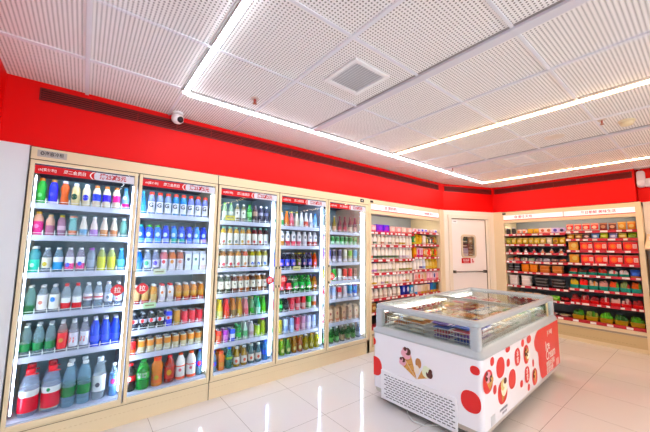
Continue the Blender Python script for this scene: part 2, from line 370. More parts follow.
# ------------------------------------------------------------------ drinks fridges
BAY = [-.342, .334, 1.012, 1.702, 2.404, 3.118]
SH = [[1.729, 1.488, 1.212, .912, .611], [1.705, 1.442, 1.192, .912, .694, .492], [1.687, 1.436, 1.201, .941, .688, .453],
      [1.67, 1.438, 1.155, .876, .675, .429], [1.633, 1.463, 1.224, .983, .75, .45]]
LED = EMIT('fridge_led_and_fill', '#dbe8ff', 11.0)
QR = None
def fridge(label, i0, i1, plate):
    X0, X1 = BAY[i0], BAY[i1]+(.05 if i1 == 5 else 0)
    t = thing('drinks_fridge', label, 'fridge', (X0, 0, 0), 0, 'glass door drinks fridges along the left wall')
    W = X1-X0; b = MB()
    IN = P('#b9c3d6', .4); BK = P('#86a8b4', .5)
    b.box(0, W, .0, .10, 2.03, 2.122, CREAM); b.box(0, W, .012, .68, 2.035, 2.12, CREAM)
    b.box(0, W, .66, .69, .17, 2.03, BK); b.box(0, W, .01, .66, .17, .20, P('#cfd6e2', .35)); b.box(0, W, .1, .66, 2.005, 2.034, P('#3c3a55', .5))
    b.box(0, .012, .01, .66, .17, 2.03, CREAM); b.box(W-.012-(.035 if i1 == 5 else 0), W, .0 if i1 == 5 else .01, .66, 0 if i1 == 5 else .17, 2.03, CREAM)
    for k in range(i0+1, i1): b.box(BAY[k]-X0-.01, BAY[k]-X0+.01, .09, .66, .215, 2.005, P('#a4afc0', .45))
    b.build('cabinet', t)
    b = MB(); b.box(0, W, .0, .06, 0, .168, CREAM)
    b.box(0, W, -.0015, 0, .15, .153, GOLDLINE)
    n = int(W/.03)
    for k in range(n): b.box(k*.03, k*.03+.016, -.001, 0, .094, .0965, CREAM2)
    b.box(0, W, -.002, 0, 2.0275, 2.0335, P('#4a3c22', .5)); b.box(0, .0015, -.01, 0, 0, 2.12, P('#3a3020', .5)); b.build('plinth', t)
    for k in range(i0, i1):
        a, c = BAY[k]-X0, BAY[k+1]-X0
        # door
        b = MB(); x0, x1, z0, z1 = a+.006, c-.006, .176, 2.024
        b.frame(x0, x1, z0, z1, .024, -.024, -.004, CREAM, .032); b.frame(x0-.004, x1+.004, z0-.004, z1+.004, .026, -.004, .008, GOLDLINE, .032)
        dr = b.build('door', t, .004)
        b = MB(); b.box(x0+.021, x1-.021, -.012, -.008, z0+.029, z1-.021, DOORGLASS); b.build('glass_pane', dr)
        # promotion strip
        sx0, sx1, sz0, sz1 = x0+.026, x1-.026, 1.928, 1.988
        xm = sx0+(sx1-sx0)*.56
        b = MB(); b.box(sx0, xm, -.0136, -.0122, sz0, sz1, RED2); b.box(xm, sx1, -.0136, -.0122, sz0, sz1, P('#d4d6e2', .4))
        r = [(xm+.012-.02*math.sin(PI*q/8), sz0+(sz1-sz0)*q/8) for q in range(9)]
        b.face([(p[0]-.020, -.0139, p[1]) for p in r]+[(p[0]-.013, -.0139, p[1]) for p in reversed(r)], WHITE)
        b.face([(p[0]-.006, -.0139, p[1]) for p in r]+[(p[0], -.0139, p[1]) for p in reversed(r)], RED2)
        ps = b.build('promotion_strip', dr)
        zc = (sz0+sz1)/2
        text('strip_logo', 'ch[爱便利]', .022, WHITE, ps, (sx0+.068, -.0142, zc), sx=1.0)
        text('strip_lettering', '周二会员日', .030, WHITE, ps, (sx0+(xm-sx0)*.66, -.0142, zc), sx=.9)
        text('strip_price_lettering', '满25减5元', .047, P('#b8000c', .4, 0, .2), ps, (xm+(sx1-xm)*.46, -.0142, zc), sx=.85, bold=.03)
        # round pull sticker, handle
        left = k in (1, 3, 4)
        hx = x0+.078 if left else x1-.082
        if k in (3, 4): hx = x0+.072
        b = MB(); rr = .044
        b.face([(hx+rr*math.cos(2*PI*q/24)*(1+.06*math.cos(8*PI*q/24)), -.0142, 1.058+rr*math.sin(2*PI*q/24)*(1+.06*math.cos(8*PI*q/24))) for q in range(24)], P('#e01830', .35))
        st = b.build('pull_sticker', dr)
        text('sticker_lettering', '拉', .05, WHITE, st, (hx, -.0148, 1.056))
        gx = x0+.012 if left else x1-.012
        b = MB(); b.tube([(gx, -.050, .98), (gx, -.050, 1.20)], .009, CREAM, 8)
        hd = b.build('handle', dr)
        for z in (.99, 1.19):
            b = MB(); b.box(gx-.008, gx+.008, -.052, -.023, z-.012, z+.012, BLACK); b.build('handle_mount', hd)
        # shelves
        for z in SH[k]:
            b = MB(); b.box(a+.014, c-.014, .125, .64, z-.03, z-.01, SHELFW); b.box(a+.014, c-.014, .108, .125, z-.044, z-.002, SHELFW)
            s = b.build('shelf', t)
            b = MB(); lanes = 9
            x0g, x1g = a+.030, c-.030
            for q in range(lanes+1):
                x = x0g+(x1g-x0g)*q/lanes; b.box(x-.0026, x+.0026, .112, .117, z-.004, z+.036, WHITE)
            b.box(x0g, x1g, .113, .1166, z+.012, z+.0155, WHITE)
            b.build('wire_guard', s)
        b = MB(); b.box(a+.02, c-.02, .03, .60, .20, .207, SHELFW); b.build('floor_deck', t)
        x = a+.036 if k == 0 else c-.036
        b = MB(); wl_ = .0035 if k == 0 else .004; b.box(x-wl_, x+wl_, .056, .072, .25, 1.92, LED); lt = b.build('light_or_fill_tube', t)
        b = MB(); b.box(x-wl_-.002, x+wl_+.002, .072, .085, .24, 1.93, P('#c9cfda', .35)); b.build('light_or_fill_housing', lt)
        b = MB(); b.box(a+.05, c-.05, .035, .05, 1.955, 1.97, LED); lt = b.build('light_or_fill_tube', t)  # added tube, hidden behind the promotion strip to brighten the shelves
        b = MB(); b.box(a+.04, c-.04, .03, .055, 1.97, 1.985, P('#c9cfda', .35)); b.build('light_or_fill_housing', lt)
        x = c-.026 if k == 0 else a+.026
        b = MB(); b.box(x-.005, x+.005, .056, .068, .25, 1.92, LED); b.build('light_or_fill_tube', t)  # unseen tube behind the door frame, lights the shelves from the side
    if plate:
        b = MB(); b.box(.035, .20, -.002, 0, 2.055, 2.105, P('#b9b4ac', .35)); pl = b.build('name_plate', t)
        text('plate_lettering', '◎海容冷柜', .034, BLACK, pl, (.117, -.003, 2.08), sx=.8)
    else:
        b = MB(); b.box(W-.17, W-.10, -.003, 0, 2.055, 2.10, BLACK); b.box(W-.15, W-.12, -.0035, -.003, 2.072, 2.084, P('#dddddd', .3)); b.build('temperature_display', t)
    return t
fridge('cream double-door drinks fridge nearest the left edge', 0, 2, True)
fridge('cream three-door drinks fridge between two-door unit and open chiller', 2, 5, False)

# ------------------------------------------------------------------ products
PROF = {
 'pet':  [(.88,0),(1,.03),(1,.14),(.95,.18),(1,.22),(1,.60),(.96,.66),(.72,.80),(.45,.90),(.40,.93),(.40,.95)],
 'milk': [(.90,0),(1,.03),(1,.68),(.93,.76),(.62,.86),(.5,.9),(.5,.93)],
 'slim': [(.88,0),(1,.04),(1,.44),(.84,.60),(.56,.78),(.46,.88),(.44,.93)],
 'sport':[(.90,0),(1,.04),(.9,.30),(.92,.5),(1,.58),(1,.68),(.92,.76),(.62,.86),(.58,.93)],
 'hour': [(.90,0),(1,.04),(.98,.2),(.74,.42),(.95,.62),(1,.7),(.8,.82),(.5,.9),(.5,.93)],
 'beer': [(.94,0),(1,.02),(1,.50),(.92,.58),(.5,.72),(.38,.84),(.36,.95)],
 'jug':  [(.86,0),(1,.03),(1,.36),(.95,.42),(1,.48),(.97,.60),(.78,.76),(.42,.88),(.34,.91),(.34,.93)],
 'can':  [(.80,0),(1,.05),(1,.88),(.82,.97)],
 'round':[(.80,0),(1,.10),(1,.55),(.75,.75),(.7,.8),(.95,.84),(.95,.9)],
}
CAPS = {'pet': (.44,.93), 'milk': (.58,.90), 'slim': (.52,.91), 'sport': (.66,.88), 'hour': (.58,.90), 'beer': (.42,.92), 'jug': (.46,.90), 'can': (.84,.965), 'round': (.85,.86)}
PETS = {}
def sat(c, k=1.6, v=.86):
    """printed packaging inks are strong: push a colour away from its grey"""
    q = [int(c[i:i+2], 16) for i in (0, 2, 4)]; g = .3*q[0]+.59*q[1]+.11*q[2]
    v += (1-v)*(1-min(1, (max(q)-min(q))/90))
    return ''.join('%02x' % max(0, min(255, round((g+(x-g)*k)*v))) for x in q)
def col(c):
    """'~' clear plastic, '^' tinted see-through plastic, '*' metal, otherwise opaque print"""
    if c[0] == '~': return PET('#'+sat(c[1:], 1.3, 1.0), .23)
    if c[0] == '^': return PET('#'+sat(c[1:]), .6)
    if c[0] == '*': return P('#'+c[1:], .3, .7)
    return P('#'+sat(c), .28)
def radius_at(shape, f):
    pr = PROF[shape]
    for (r0, z0), (r1, z1) in zip(pr, pr[1:]):
        if z0 <= f <= z1: return r0+(r1-r0)*(f-z0)/max(z1-z0, 1e-6)
    return pr[-1][0]
PROTO = {}
def bottle(name, shape, Hh, R, body, cap, bands=(), emb=None, top=None, split=.6, txt=None):
    """a bottle or can: body, cap, label bands (z0,z1,colour[,name]), round emblem (z,r,colour)"""
    key = (name, shape, Hh, R, body, cap, tuple(bands), emb, top, split, txt)
    if key in PROTO: return copy_tree(PROTO[key])
    pr = PROF[shape]; b = MB()
    if top:
        pr2 = []
        for i, (r, z) in enumerate(pr):
            if i and pr[i-1][1] < split <= z and abs(z-split) > 1e-6: pr2.append((radius_at(shape, split), split))
            pr2.append((r, z))
        pr = pr2
        mats = [col(body) if z < split-1e-6 else col(top) for r, z in pr[:-1]]
    else: mats = [col(body)]*(len(pr)-1)
    b.lathe([(r*R, z*Hh) for r, z in pr], None, 14, mats=mats)
    o = b.build(name)
    if cap:
        cr, cz = CAPS[shape]; b = MB()
        if shape == 'can': b.lathe([(.80*R, .955*Hh), (.86*R, .965*Hh), (.84*R, Hh*.985), (.74*R, Hh*.99), (.72*R, Hh*.975)], P('#c2c6cc', .25, .8), 14); b.build('lid', o)
        else: b.lathe([(cr*R, cz*Hh), (cr*R*1.03, cz*Hh+.002), (cr*R*1.03, Hh-.003), (cr*R*.9, Hh)], col(cap), 12); b.build('cap', o)
    for bd in bands:
        z0, z1, c = bd[:3]; b = MB(); n = 4
        b.lathe([(radius_at(shape, z0+(z1-z0)*q/n)*R+.0007, (z0+(z1-z0)*q/n)*Hh) for q in range(n+1)], col(c), 14, caps=False)
        b.build('label_band', o)
    if emb:
        z, er, c = emb[:3]; b = MB(); er *= R; pts = []
        rr = radius_at(shape, z)*R+.0014
        for q in range(12):
            a = 2*PI*q/12; dx, dz = er*math.cos(a), er*1.15*math.sin(a)
            th = -PI/2+dx/rr-.25; pts.append((rr*math.cos(th), rr*math.sin(th), z*Hh+dz))
        cth = -PI/2-.25
        for q in range(12): b.face([(rr*math.cos(cth)*1.005, rr*math.sin(cth)*1.005, z*Hh), pts[q], pts[(q+1) % 12]], col(c))
        b.build('emblem', o)
    if txt:
        s, zf, size, c = txt; me = text_mesh(s, size, col(c), .0002, bold=.025); rr = R+.0016
        off = -.35
        for v in me.vertices:
            th = -PI/2+v.co.x/rr+off; v.co = (rr*math.cos(th), rr*math.sin(th), zf*Hh+v.co.y)
        q = bpy.data.objects.new('label_lettering', me); COL.objects.link(q); q.parent = o
    PROTO[key] = o
    o.location = (0, -50, 0)
    return copy_tree(o)
def carton(name, w, dp, Hh, body, accent, dot):
    key = (name, w, dp, Hh, body, accent, dot)
    if key in PROTO: return copy_tree(PROTO[key])
    b = MB(); h2 = Hh*.84
    b.loft([[(-w/2, -dp/2, 0), (w/2, -dp/2, 0), (w/2, dp/2, 0), (-w/2, dp/2, 0)], [(-w/2, -dp/2, h2), (w/2, -dp/2, h2), (w/2, dp/2, h2), (-w/2, dp/2, h2)],
            [(-w/2, -.003, Hh*.96), (w/2, -.003, Hh*.96), (w/2, .003, Hh*.96), (-w/2, .003, Hh*.96)]], col(body))
    b.box(-w/2, w/2, -.003, .003, Hh*.94, Hh, col(body))
    o = b.build(name)
    b = MB(); b.box(-w/2+.001, w/2-.001, -dp/2-.0008, -dp/2, .01, Hh*.28, col(accent)); b.build('printed_band', o)
    b = MB(); b.face([(w*.24*math.cos(2*PI*q/12), -dp/2-.001, Hh*.58+w*.26*math.sin(2*PI*q/12)) for q in range(12)], col(dot)); b.build('emblem', o)
    PROTO[key] = o; o.location = (0, -50, 0)
    return copy_tree(o)
CATS = {'water_bottle': 'bottle', 'milk_bottle': 'bottle', 'tea_bottle': 'bottle', 'juice_bottle': 'bottle', 'soda_bottle': 'bottle', 'beer_bottle': 'bottle',
        'yogurt_bottle': 'bottle', 'sport_drink_bottle': 'bottle', 'drink_can': 'can', 'milk_carton': 'carton', 'coffee_bottle': 'bottle'}
ORD = ['first', 'second', 'third', 'fourth', 'fifth', 'sixth', 'seventh', 'eighth', 'ninth', 'tenth', 'eleventh', 'twelfth', 'thirteenth', 'fourteenth']
def B(desc, name, shape, body, cap=None, bands=(), emb=None, h=1.0, r=1.0, top=None, split=.6, txt=None):
    return ('B', desc, name, shape, body, cap, tuple(bands), emb, h, r, top, split, txt)
def C(desc, body, accent, dot, h=1.0): return ('C', desc, body, accent, dot, h)
def make(it, Hh, R):
    if it[0] == 'B':
        _, desc, name, shape, body, cap, bands, emb, h, r, top, split, txt = it
        return bottle(name, shape, round(Hh*h, 3), round(R*r, 4), body, cap, bands, emb, top, split, txt), desc, CATS[name]
    _, desc, body, accent, dot, h = it
    return carton('milk_carton', R*1.85, R*1.9, round(Hh*h, 3), body, accent, dot), desc, 'carton'
DOORN = ['leftmost fridge door', 'second fridge door', 'third fridge door', 'fourth fridge door', 'fifth fridge door']
SHN = ['top shelf', 'second shelf', 'third shelf', 'fourth shelf', 'fifth shelf', 'sixth shelf']
def shelf_row(k, s, items, Hh, R, rows=1, u0=None, u1=None, pos=None):
    R = min(R*1.02, .5*((BAY[k+1]-BAY[k]-.132)/(len(items)-1))-.0012)
    z = (SH[k]+[.217])[s]-.0098; y0 = .165 if s < len(SH[k]) else .10
    top_ = SH[k][s-1]-.05 if s else 1.925
    Hh = min(Hh, (top_-z)/max(it[8] if it[0] == 'B' else it[5] for it in items if it))
    sn = SHN[s] if s < len(SH[k]) else 'bottom shelf'
    a = BAY[k]+.066 if u0 is None else u0; c = BAY[k+1]-.066 if u1 is None else u1
    n = len(items)
    for rw in range(rows):
        for i, it in enumerate(items):
            if it is None: continue
            o, desc, cat = make(it, Hh, R)
            x = pos[i] if pos else a+(c-a)*i/(n-1)
            o.location = (x, y0+rw*(2*R+.014), z)
            o.rotation_euler = (0, 0, (random.random()-.5)*.3 if it[0] == 'B' else 0)
            lab = (desc+', ' if rw == 0 else desc+', behind ')+ORD[i]+' from left, '+sn+', '+DOORN[k]
            tag(o, lab, cat, 'drinks on the '+sn+' of the '+DOORN[k])
W_ = 'f2f2f4'
# ---- first door
gm = lambda d, body, cap, emb: B(d, 'milk_bottle', 'milk', body, cap, [], emb)
bandm = lambda d, c: B(d, 'milk_bottle', 'milk', 'f3e6d2', 'd58a3c', [(.32, .62, c)])
shelf_row(0, 0, [B('green bottle with orange cap', 'tea_bottle', 'milk', '19a84a', 'd98a3a', [], (.35, .5, '8fe0a0'), h=1.08),
    B('blue bottle with tan cap', 'milk_bottle', 'milk', '1e2fc0', 'b98a5a', [(.0, .14, 'e8e6f4')], (.42, .45, '6f6ae6'), h=1.06),
    B('orange pinched-waist bottle', 'juice_bottle', 'hour', 'd9772a', 'e9e4ec', [], None, h=1.05),
    B('cream bottle with green emblem', 'milk_bottle', 'milk', 'f0e2b8', 'f0ecf4', [], (.42, .78, '164d3a')),
    B('cream bottle with violet emblem', 'milk_bottle', 'milk', 'f0e6cc', 'f0ecf4', [], (.42, .78, '2a2cae')),
    bandm('cream bottle with blue band', '2f47d8'), bandm('cream bottle with indigo band', '3a1eb4'), bandm('cream bottle with magenta band', 'd42a8a'),
    B('pale blue bottle with pink label', 'milk_bottle', 'slim', 'a8d4f4', '4aa8e0', [(.1, .3, 'e23a9a')], (.55, .55, 'ffffff'))], .192, .0275)
yb = lambda d, c1, c2, cap, sh='slim': B(d, 'yogurt_bottle', sh, c1, cap, [(.08, .38, c2)])
shelf_row(0, 1, [B('magenta yogurt bottle with gold cap', 'yogurt_bottle', 'milk', 'f0c8b8', 'e8c02a', [(.06, .6, 'd0208c')], (.4, .5, 'f4a8d8'), h=1.12, r=1.08),
    B('mauve bottle with beige cap', 'yogurt_bottle', 'milk', 'e8c4b4', 'ecd0a8', [(.06, .5, 'b07a94')]),
    B('mauve bottle with yellow cap', 'yogurt_bottle', 'milk', 'a8889c', 'e8d83a', [(.3, .5, 'e8d0dc')]),
    B('teal bottle with salmon cap', 'yogurt_bottle', 'round', '8fc4c4', 'e8a48c', [(.1, .3, 'e89a7a')]),
    yb('blue and beige bottle with white cap', 'f0e8e0', '8ab4d0', 'f4f2f4'), yb('lilac bottle with white cap', 'f0e2e0', 'c09ad4', 'f4f2f4'),
    yb('tan bottle with white cap', 'f2e4d8', 'd8a06a', 'f4f2f4'), yb('orange tan bottle with white cap', 'f4e8dc', 'd09060', 'f4f2f4'),
    B('pale teal clear bottle', 'water_bottle', 'milk', '^a4dcd0', 'f0f2f4', [(.1, .25, '4a7a74')])], .168, .026)
shelf_row(0, 2, [B('turquoise drink bottle with white cap', 'water_bottle', 'milk', '2fd8c4', 'f2f4f6', [], (.3, .4, 'd8fff4'), h=1.06, r=1.15, top='^8adce8', split=.5),
    B('clear bottle with yellow label', 'water_bottle', 'pet', '~dce6f0', 'f2f2f4', [(.2, .6, 'e6e4d8')], (.35, .5, 'e0cc30')),
    B('white and cyan label bottle', 'water_bottle', 'pet', '~c8e4f0', 'f2f2f4', [(.42, .62, 'f0eef4'), (.12, .42, '20a8d8')]),
    B('pink and blue label bottle', 'water_bottle', 'pet', '~e4dcf0', 'f2f2f4', [(.36, .62, 'f4f0f4'), (.12, .36, 'e84a9a')], (.3, .5, '3c54d0')),
    B('white label bottle with pink side', 'water_bottle', 'pet', '~e4dcf0', 'f2f2f4', [(.36, .62, 'f4f0f4'), (.12, .36, 'd83a92')], (.34, .5, '4c66e0')),
    B('clear bottle with purple cap', 'water_bottle', 'milk', '^a8b4c4', '8a2f9a', [(.2, .5, '9aa4b4')]),
    B('yellow drink bottle with pale cap', 'juice_bottle', 'pet', 'e4e20a', 'e8e8d8', [], None, top='^dce4a0', split=.62),
    B('yellow drink bottle with white cap', 'juice_bottle', 'pet', 'e4e20a', 'f2f2ea', [], None, top='^dce4a0', split=.62),
    B('cyan water bottle with blue cap', 'water_bottle', 'slim', '^4ac0ec', '8ad4f4', [(.2, .5, '8ae0f8')])], .19, .0285, 2)
shelf_row(0, 3, [B('clear bottle with green base', 'water_bottle', 'pet', '^1f9a5c', 'f2f4f6', [], None, top='~b8e4e4', split=.3),
    B('white label bottle with red lines', 'water_bottle', 'pet', '~dce6ee', 'f4f2f4', [(.14, .66, 'f0ecec')], (.4, .4, 'e0a090'), r=1.05),
    B('white label bottle with blue heart', 'water_bottle', 'pet', '~dce6ee', 'f4f2f4', [(.14, .66, 'f0f0ea')], (.48, .5, '1c86d8'), r=1.05),
    B('red-capped water with red label', 'water_bottle', 'pet', '~dce8f0', 'e0203c', [(.32, .5, 'f2f2f2'), (.12, .32, 'd81838')]),
    B('red-capped water with white label', 'water_bottle', 'pet', '~dce8f0', 'e0203c', [(.30, .52, 'f2f2f2'), (.1, .30, 'd81838')]),
    B('clear water with red-edged label', 'water_bottle', 'pet', '~d4e2ec', 'f2f2f4', [(.36, .6, 'ece4e8'), (.42, .5, 'd84058')]),
    B('clear water with red stripe', 'water_bottle', 'pet', '~d4e2ec', 'f2f2f4', [(.36, .6, 'ece4e8'), (.43, .49, 'd84058')]),
    B('clear water with grey mark', 'water_bottle', 'pet', '~d8e2ee', 'f2f2f4', [(.25, .55, 'dfe3ea')], (.42, .4, '7a8494')),
    B('clear water with pale label', 'water_bottle', 'pet', '~d8e2ee', 'f2f2f4', [(.25, .55, 'e6e9f0')], (.34, .3, 'e09ab0'))], .205, .0295, 2)
gw = lambda d: B(d, 'water_bottle', 'pet', '~c4e0e4', 'f2f6f6', [(.18, .42, '1d8a58')], None)
rw_ = lambda d: B(d, 'water_bottle', 'pet', '~dcdfe8', 'f2f4f6', [(.14, .6, 'e4e2ea')], None, txt=('开', .36, .05, 'd81c34'))
bw = lambda d: B(d, 'water_bottle', 'pet', '^2a62e0', 'f0f4fa', [(.2, .4, '2a54c8')], None, r=1.05)
shelf_row(0, 4, [gw('green label water bottle'), gw('second green label water bottle'), gw('third green label water bottle'),
    B('red drink bottle with gold mark', 'tea_bottle', 'pet', '~e4c8c8', 'f2f4f6', [(.12, .64, 'dc1830')], (.4, .45, 'e8b04a')),
    rw_('white label with red character'), rw_('water with red character label'), bw('blue water bottle'), bw('second blue water bottle'), bw('third blue water bottle')], .222, .031, 2)
def big(desc, name, shape, x, y, Hh, R, body, cap, bands, emb=None, top=None, split=.6, txt=None, cat='bottle', handle=None, k=0):
    o = bottle(name, shape, Hh, R, body, cap, tuple(bands), emb, top, split, txt)
    if handle:
        b = MB(); cz = Hh*.86
        b.tube([(-R*.45, 0, cz), (-R*.2, -R*.5, cz+.01), (R*.5, -R*.65, cz+.012), (R*.75, -R*.2, cz+.004), (R*.45, .0, cz)], .0045, col(handle), 6); b.build('carry_handle', o)
    o.location = (x, y-.05, .2072); tag(o, desc+', bottom shelf, '+DOORN[k], cat, 'large bottles on the bottom shelf of the '+DOORN[k])
rl = [(.42, .56, 'f2f2f2'), (.10, .42, 'd41a44')]
gl = [(.24, .46, '12804a')]
big('red-capped water jug with red label at far left', 'water_bottle', 'jug', -.225, .175, .315, .056, '~d4e0f4', 'e0183c', rl, handle='e0183c')
big('red-capped water jug second from left', 'water_bottle', 'jug', -.105, .175, .315, .056, '~d4e0f4', 'e0183c', rl, (.5, .2, '2a9a6a'), handle='e0183c')
big('red-capped jug behind the far left one', 'water_bottle', 'jug', -.232, .30, .315, .056, '~d4e0f4', 'e0183c', rl, handle='e0183c')
big('red-capped jug behind the second one', 'water_bottle', 'jug', -.112, .30, .315, .056, '~d4e0f4', 'e0183c', rl, handle='e0183c')
big('large green-label water beside the red jugs', 'water_bottle', 'pet', -.005, .165, .31, .043, '~b8dcec', 'f2f4f4', gl)
big('large green-label water beside white-label jug', 'water_bottle', 'pet', .088, .165, .31, .043, '~b8dcec', 'f2f4f4', gl)
big('large green-label water behind red-jug neighbour', 'water_bottle', 'pet', .002, .255, .31, .043, '~b8dcec', 'f2f4f4', gl)
big('large green-label water behind white-jug neighbour', 'water_bottle', 'pet', .085, .27, .31, .043, '~b8dcec', 'f2f4f4', gl)
big('white-label water jug with clear handle', 'water_bottle', 'jug', .182, .172, .315, .044, '~dce6ec', 'e8eef2', [(.2, .58, 'e9ebee')], (.36, .35, '5a5f6c'), handle='~e8eef2')
big('clear bottle with blue and pink label alone at right', 'water_bottle', 'pet', .278, .165, .25, .030, '^9ac4ea', 'eef2f6', [(.3, .62, '8fb4e8')], (.46, .6, 'e06ab0'), top='~cfe0f0', split=.7)

# ---- second door
gs = lambda d, c: B(d, 'sport_drink_bottle', 'sport', c, 'e8583a', [(.12, .58, 'eeeef6')], None, txt=('G', .42, .056, '101014'))
shelf_row(1, 0, [B('slim light blue bottle', 'water_bottle', 'slim', '^58c0ec', '4ac0e0', [(.15, .4, '6ab8f4')], r=.9),
    gs('lavender sport drink, orange cap', '^b4c4f0'), gs('pale sport drink, orange cap', '^b8c8f0'), gs('clear sport drink, orange cap', '^b4c8ee'),
    gs('teal sport drink, orange cap', '0f84b4'), gs('teal blue sport drink, orange cap', '1088bc'), gs('lilac sport drink, orange cap', '^a8b0e8'), gs('lilac blue sport drink', '^a4b0ec'), gs('right-hand lilac sport drink', '^a8b4ec')], .212, .0295)
bc = lambda d, c, c2, cap: B(d, 'sport_drink_bottle', 'milk', c, cap, [(.1, .3, c2)], (.5, .6, 'd8ecfa'))
shelf_row(1, 1, [bc('blue drink bottle', '2a6ae0', '8fd0f4', '3ac4c0'), bc('blue bottle with green cap', '1f58d8', 'a8d8fa', '58cc3a'), bc('bright blue bottle, green cap', '1878d8', '58b8f0', '6acc4a'),
    bc('royal blue drink bottle', '1c44c8', 'b4c8f4', '4a6ae0'), bc('aqua blue drink bottle', '2a9ad8', '38c8b4', '3a7ae0'), bc('blue bottle with mint label', '2468d8', '4ac8c0', '2a5ad0'),
    bc('deep blue drink bottle', '1038b8', '5a8ae8', '2a50d0'), bc('pale blue drink bottle', '4a94e8', 'c4dcf8', '3a90e8'), bc('blue and pink drink bottle', '3858d0', 'd8b8e8', '4a6ad8')], .172, .0285, 2)
wl = lambda d, c, t, acc: B(d, 'juice_bottle', 'milk', 'ece8ee', 'f2eef2', [], (.45, .5, acc), top=c, split=.58)
shelf_row(1, 2, [B('blue bottle with white cap', 'water_bottle', 'pet', '^8ac0ec', 'f2f4f6', [(.42, .66, '2a84e4')], None, top='^3a94f0', split=.45),
    B('clear bottle, green slanted label', 'water_bottle', 'pet', '~d0dcf0', 'f2f2f4', [(.2, .55, 'd4e4ee')], (.4, .6, '2a9a74')), B('clear bottle, purple slanted label', 'water_bottle', 'pet', '~d0d8f4', 'f2f2f4', [(.2, .55, 'dcd8ee')], (.4, .6, '5a44b8')),
    wl('pink bottle with white label', 'd88a94', 0, 'b0183c'), wl('orange bottle with white label', 'e08a1c', 0, 'e8a838'), wl('salmon bottle with white label', 'c8806a', 0, 'e8b0a8'),
    C('white carton with grey mark', 'e6eaf6', 'dfe4f2', '6a7080', .95), C('white carton with green mark', 'e6ecf4', 'd4e8dc', '58806a', .95), C('white carton with pale mark', 'e8ecf8', 'e2d4da', '8a90a4', .95)], .195, .0295, 2)
am = lambda d: B(d, 'tea_bottle', 'milk', 'd89a3c', 'f0ecec', [(.04, .22, 'b02a3a'), (.3, .55, 'e4b868')], None)
shelf_row(1, 3, [B('beige tea bottle with white cap', 'tea_bottle', 'milk', 'dcc49c', 'ece8ec', [(.03, .2, '9a2438')]), B('tan tea bottle with white cap', 'tea_bottle', 'milk', 'e0c088', 'ece8ec', [(.03, .2, '9a2438')]),
    B('amber drink with white cap', 'tea_bottle', 'milk', 'd8a42c', 'f0f0f0', [(.1, .5, 'd8c08a')]), B('red-capped white label bottle', 'tea_bottle', 'milk', 'e8e4e4', 'd81834', [(.1, .3, 'd8d4dc')], (.55, .4, 'e0902a')), B('red-capped milk drink', 'milk_bottle', 'milk', 'ece8e8', 'd81834', [(.1, .3, 'd8d4dc')], (.55, .4, 'e0a03a')),
    am('amber bottle, white cap'), am('amber tea, white cap'), am('golden amber bottle'), am('golden tea bottle')], .165, .0275, 2)
pp = lambda d, c='2a3444': B(d, 'soda_bottle', 'pet', '^'+c, 'c8ccd2', [(.42, .66, 'e4e4ee')], (.54, .5, 'd82838'))
rc = lambda d: B(d, 'drink_can', 'can', 'd83a50', 'c0c0c0', [(.06, .3, 'e8788a')], None, h=.9)
shelf_row(1, 4, [pp('dark soda with red mark'), pp('dark soda, white band'), pp('grey soda, white band', '4a5450'), pp('clear dark soda bottle', '4c5650'), B('blue soda can with white band', 'drink_can', 'can', '1c3ac8', 'c0c0c0', [(.45, .68, 'e8e8f2')], (.56, .4, 'd82838')),
    B('yellow drink can', 'drink_can', 'can', 'e0ac2a', 'c0c0c0', [(.1, .3, 'd8c070')]), rc('pink red can'), rc('rose red can'), rc('right-hand rose red can')], .138, .0285, 2)
gc = lambda d: B(d, 'drink_can', 'can', 'd8d2b8', 'c0c0c0', [(.48, .88, 'e8a412')], None)
shelf_row(1, 5, [B('red and gold can', 'drink_can', 'can', 'd8343c', 'c0c0c0', [(.1, .4, 'e8844a')])]+[gc(x) for x in ('gold and white can', 'gold topped can', 'gold banded can', 'gold white drink can', 'gold soda can', 'golden can', 'gold energy drink can', 'gold can at right end')], .118, .0285, 2)
big('dark cola bottle with red label at the left frame', 'soda_bottle', 'pet', .395, .17, .215, .042, '^2a2420', 'c81830', [(.38, .58, 'd81c38')], (.48, .35, 'f0e8e8'), k=1)
big('large green soda bottle with white lettering', 'soda_bottle', 'pet', .487, .165, .232, .050, '^16a84c', '1f9a4a', [(.36, .58, '18b456')], None, txt=('雪碧', .48, .042, 'f4f8f4'), k=1)
big('large orange soda bottle with orange cap', 'soda_bottle', 'sport', .595, .165, .232, .046, 'e89a14', 'e8602a', [(.12, .40, 'e8842a')], (.3, .4, 'd8c838'), k=1)
big('red-brown tea bottle with yellow marks', 'tea_bottle', 'pet', .695, .165, .225, .042, '^b8402c', 'd8283c', [(.16, .6, 'b84434')], (.4, .5, 'e8c02a'), k=1)
milkb = [(.52, .56, 'e8642a'), (.04, .14, 'e87a5a')]
big('white milk bottle with orange cap beside the tea', 'milk_bottle', 'pet', .785, .165, .228, .042, 'eceae8', 'e8702a', milkb, (.4, .3, 'e8889a'), k=1)
big('white milk bottle with orange cap beside blue-label soda', 'milk_bottle', 'pet', .878, .165, .228, .042, 'eceae8', 'e8702a', milkb, (.4, .3, 'e8889a'), k=1)
big('clear soda bottle with blue label at the right frame', 'soda_bottle', 'pet', .955, .17, .225, .030, '^8fb8cc', '2a5ac0', [(.36, .58, '2a4ed0')], (.48, .6, 'e84a5a'), k=1)

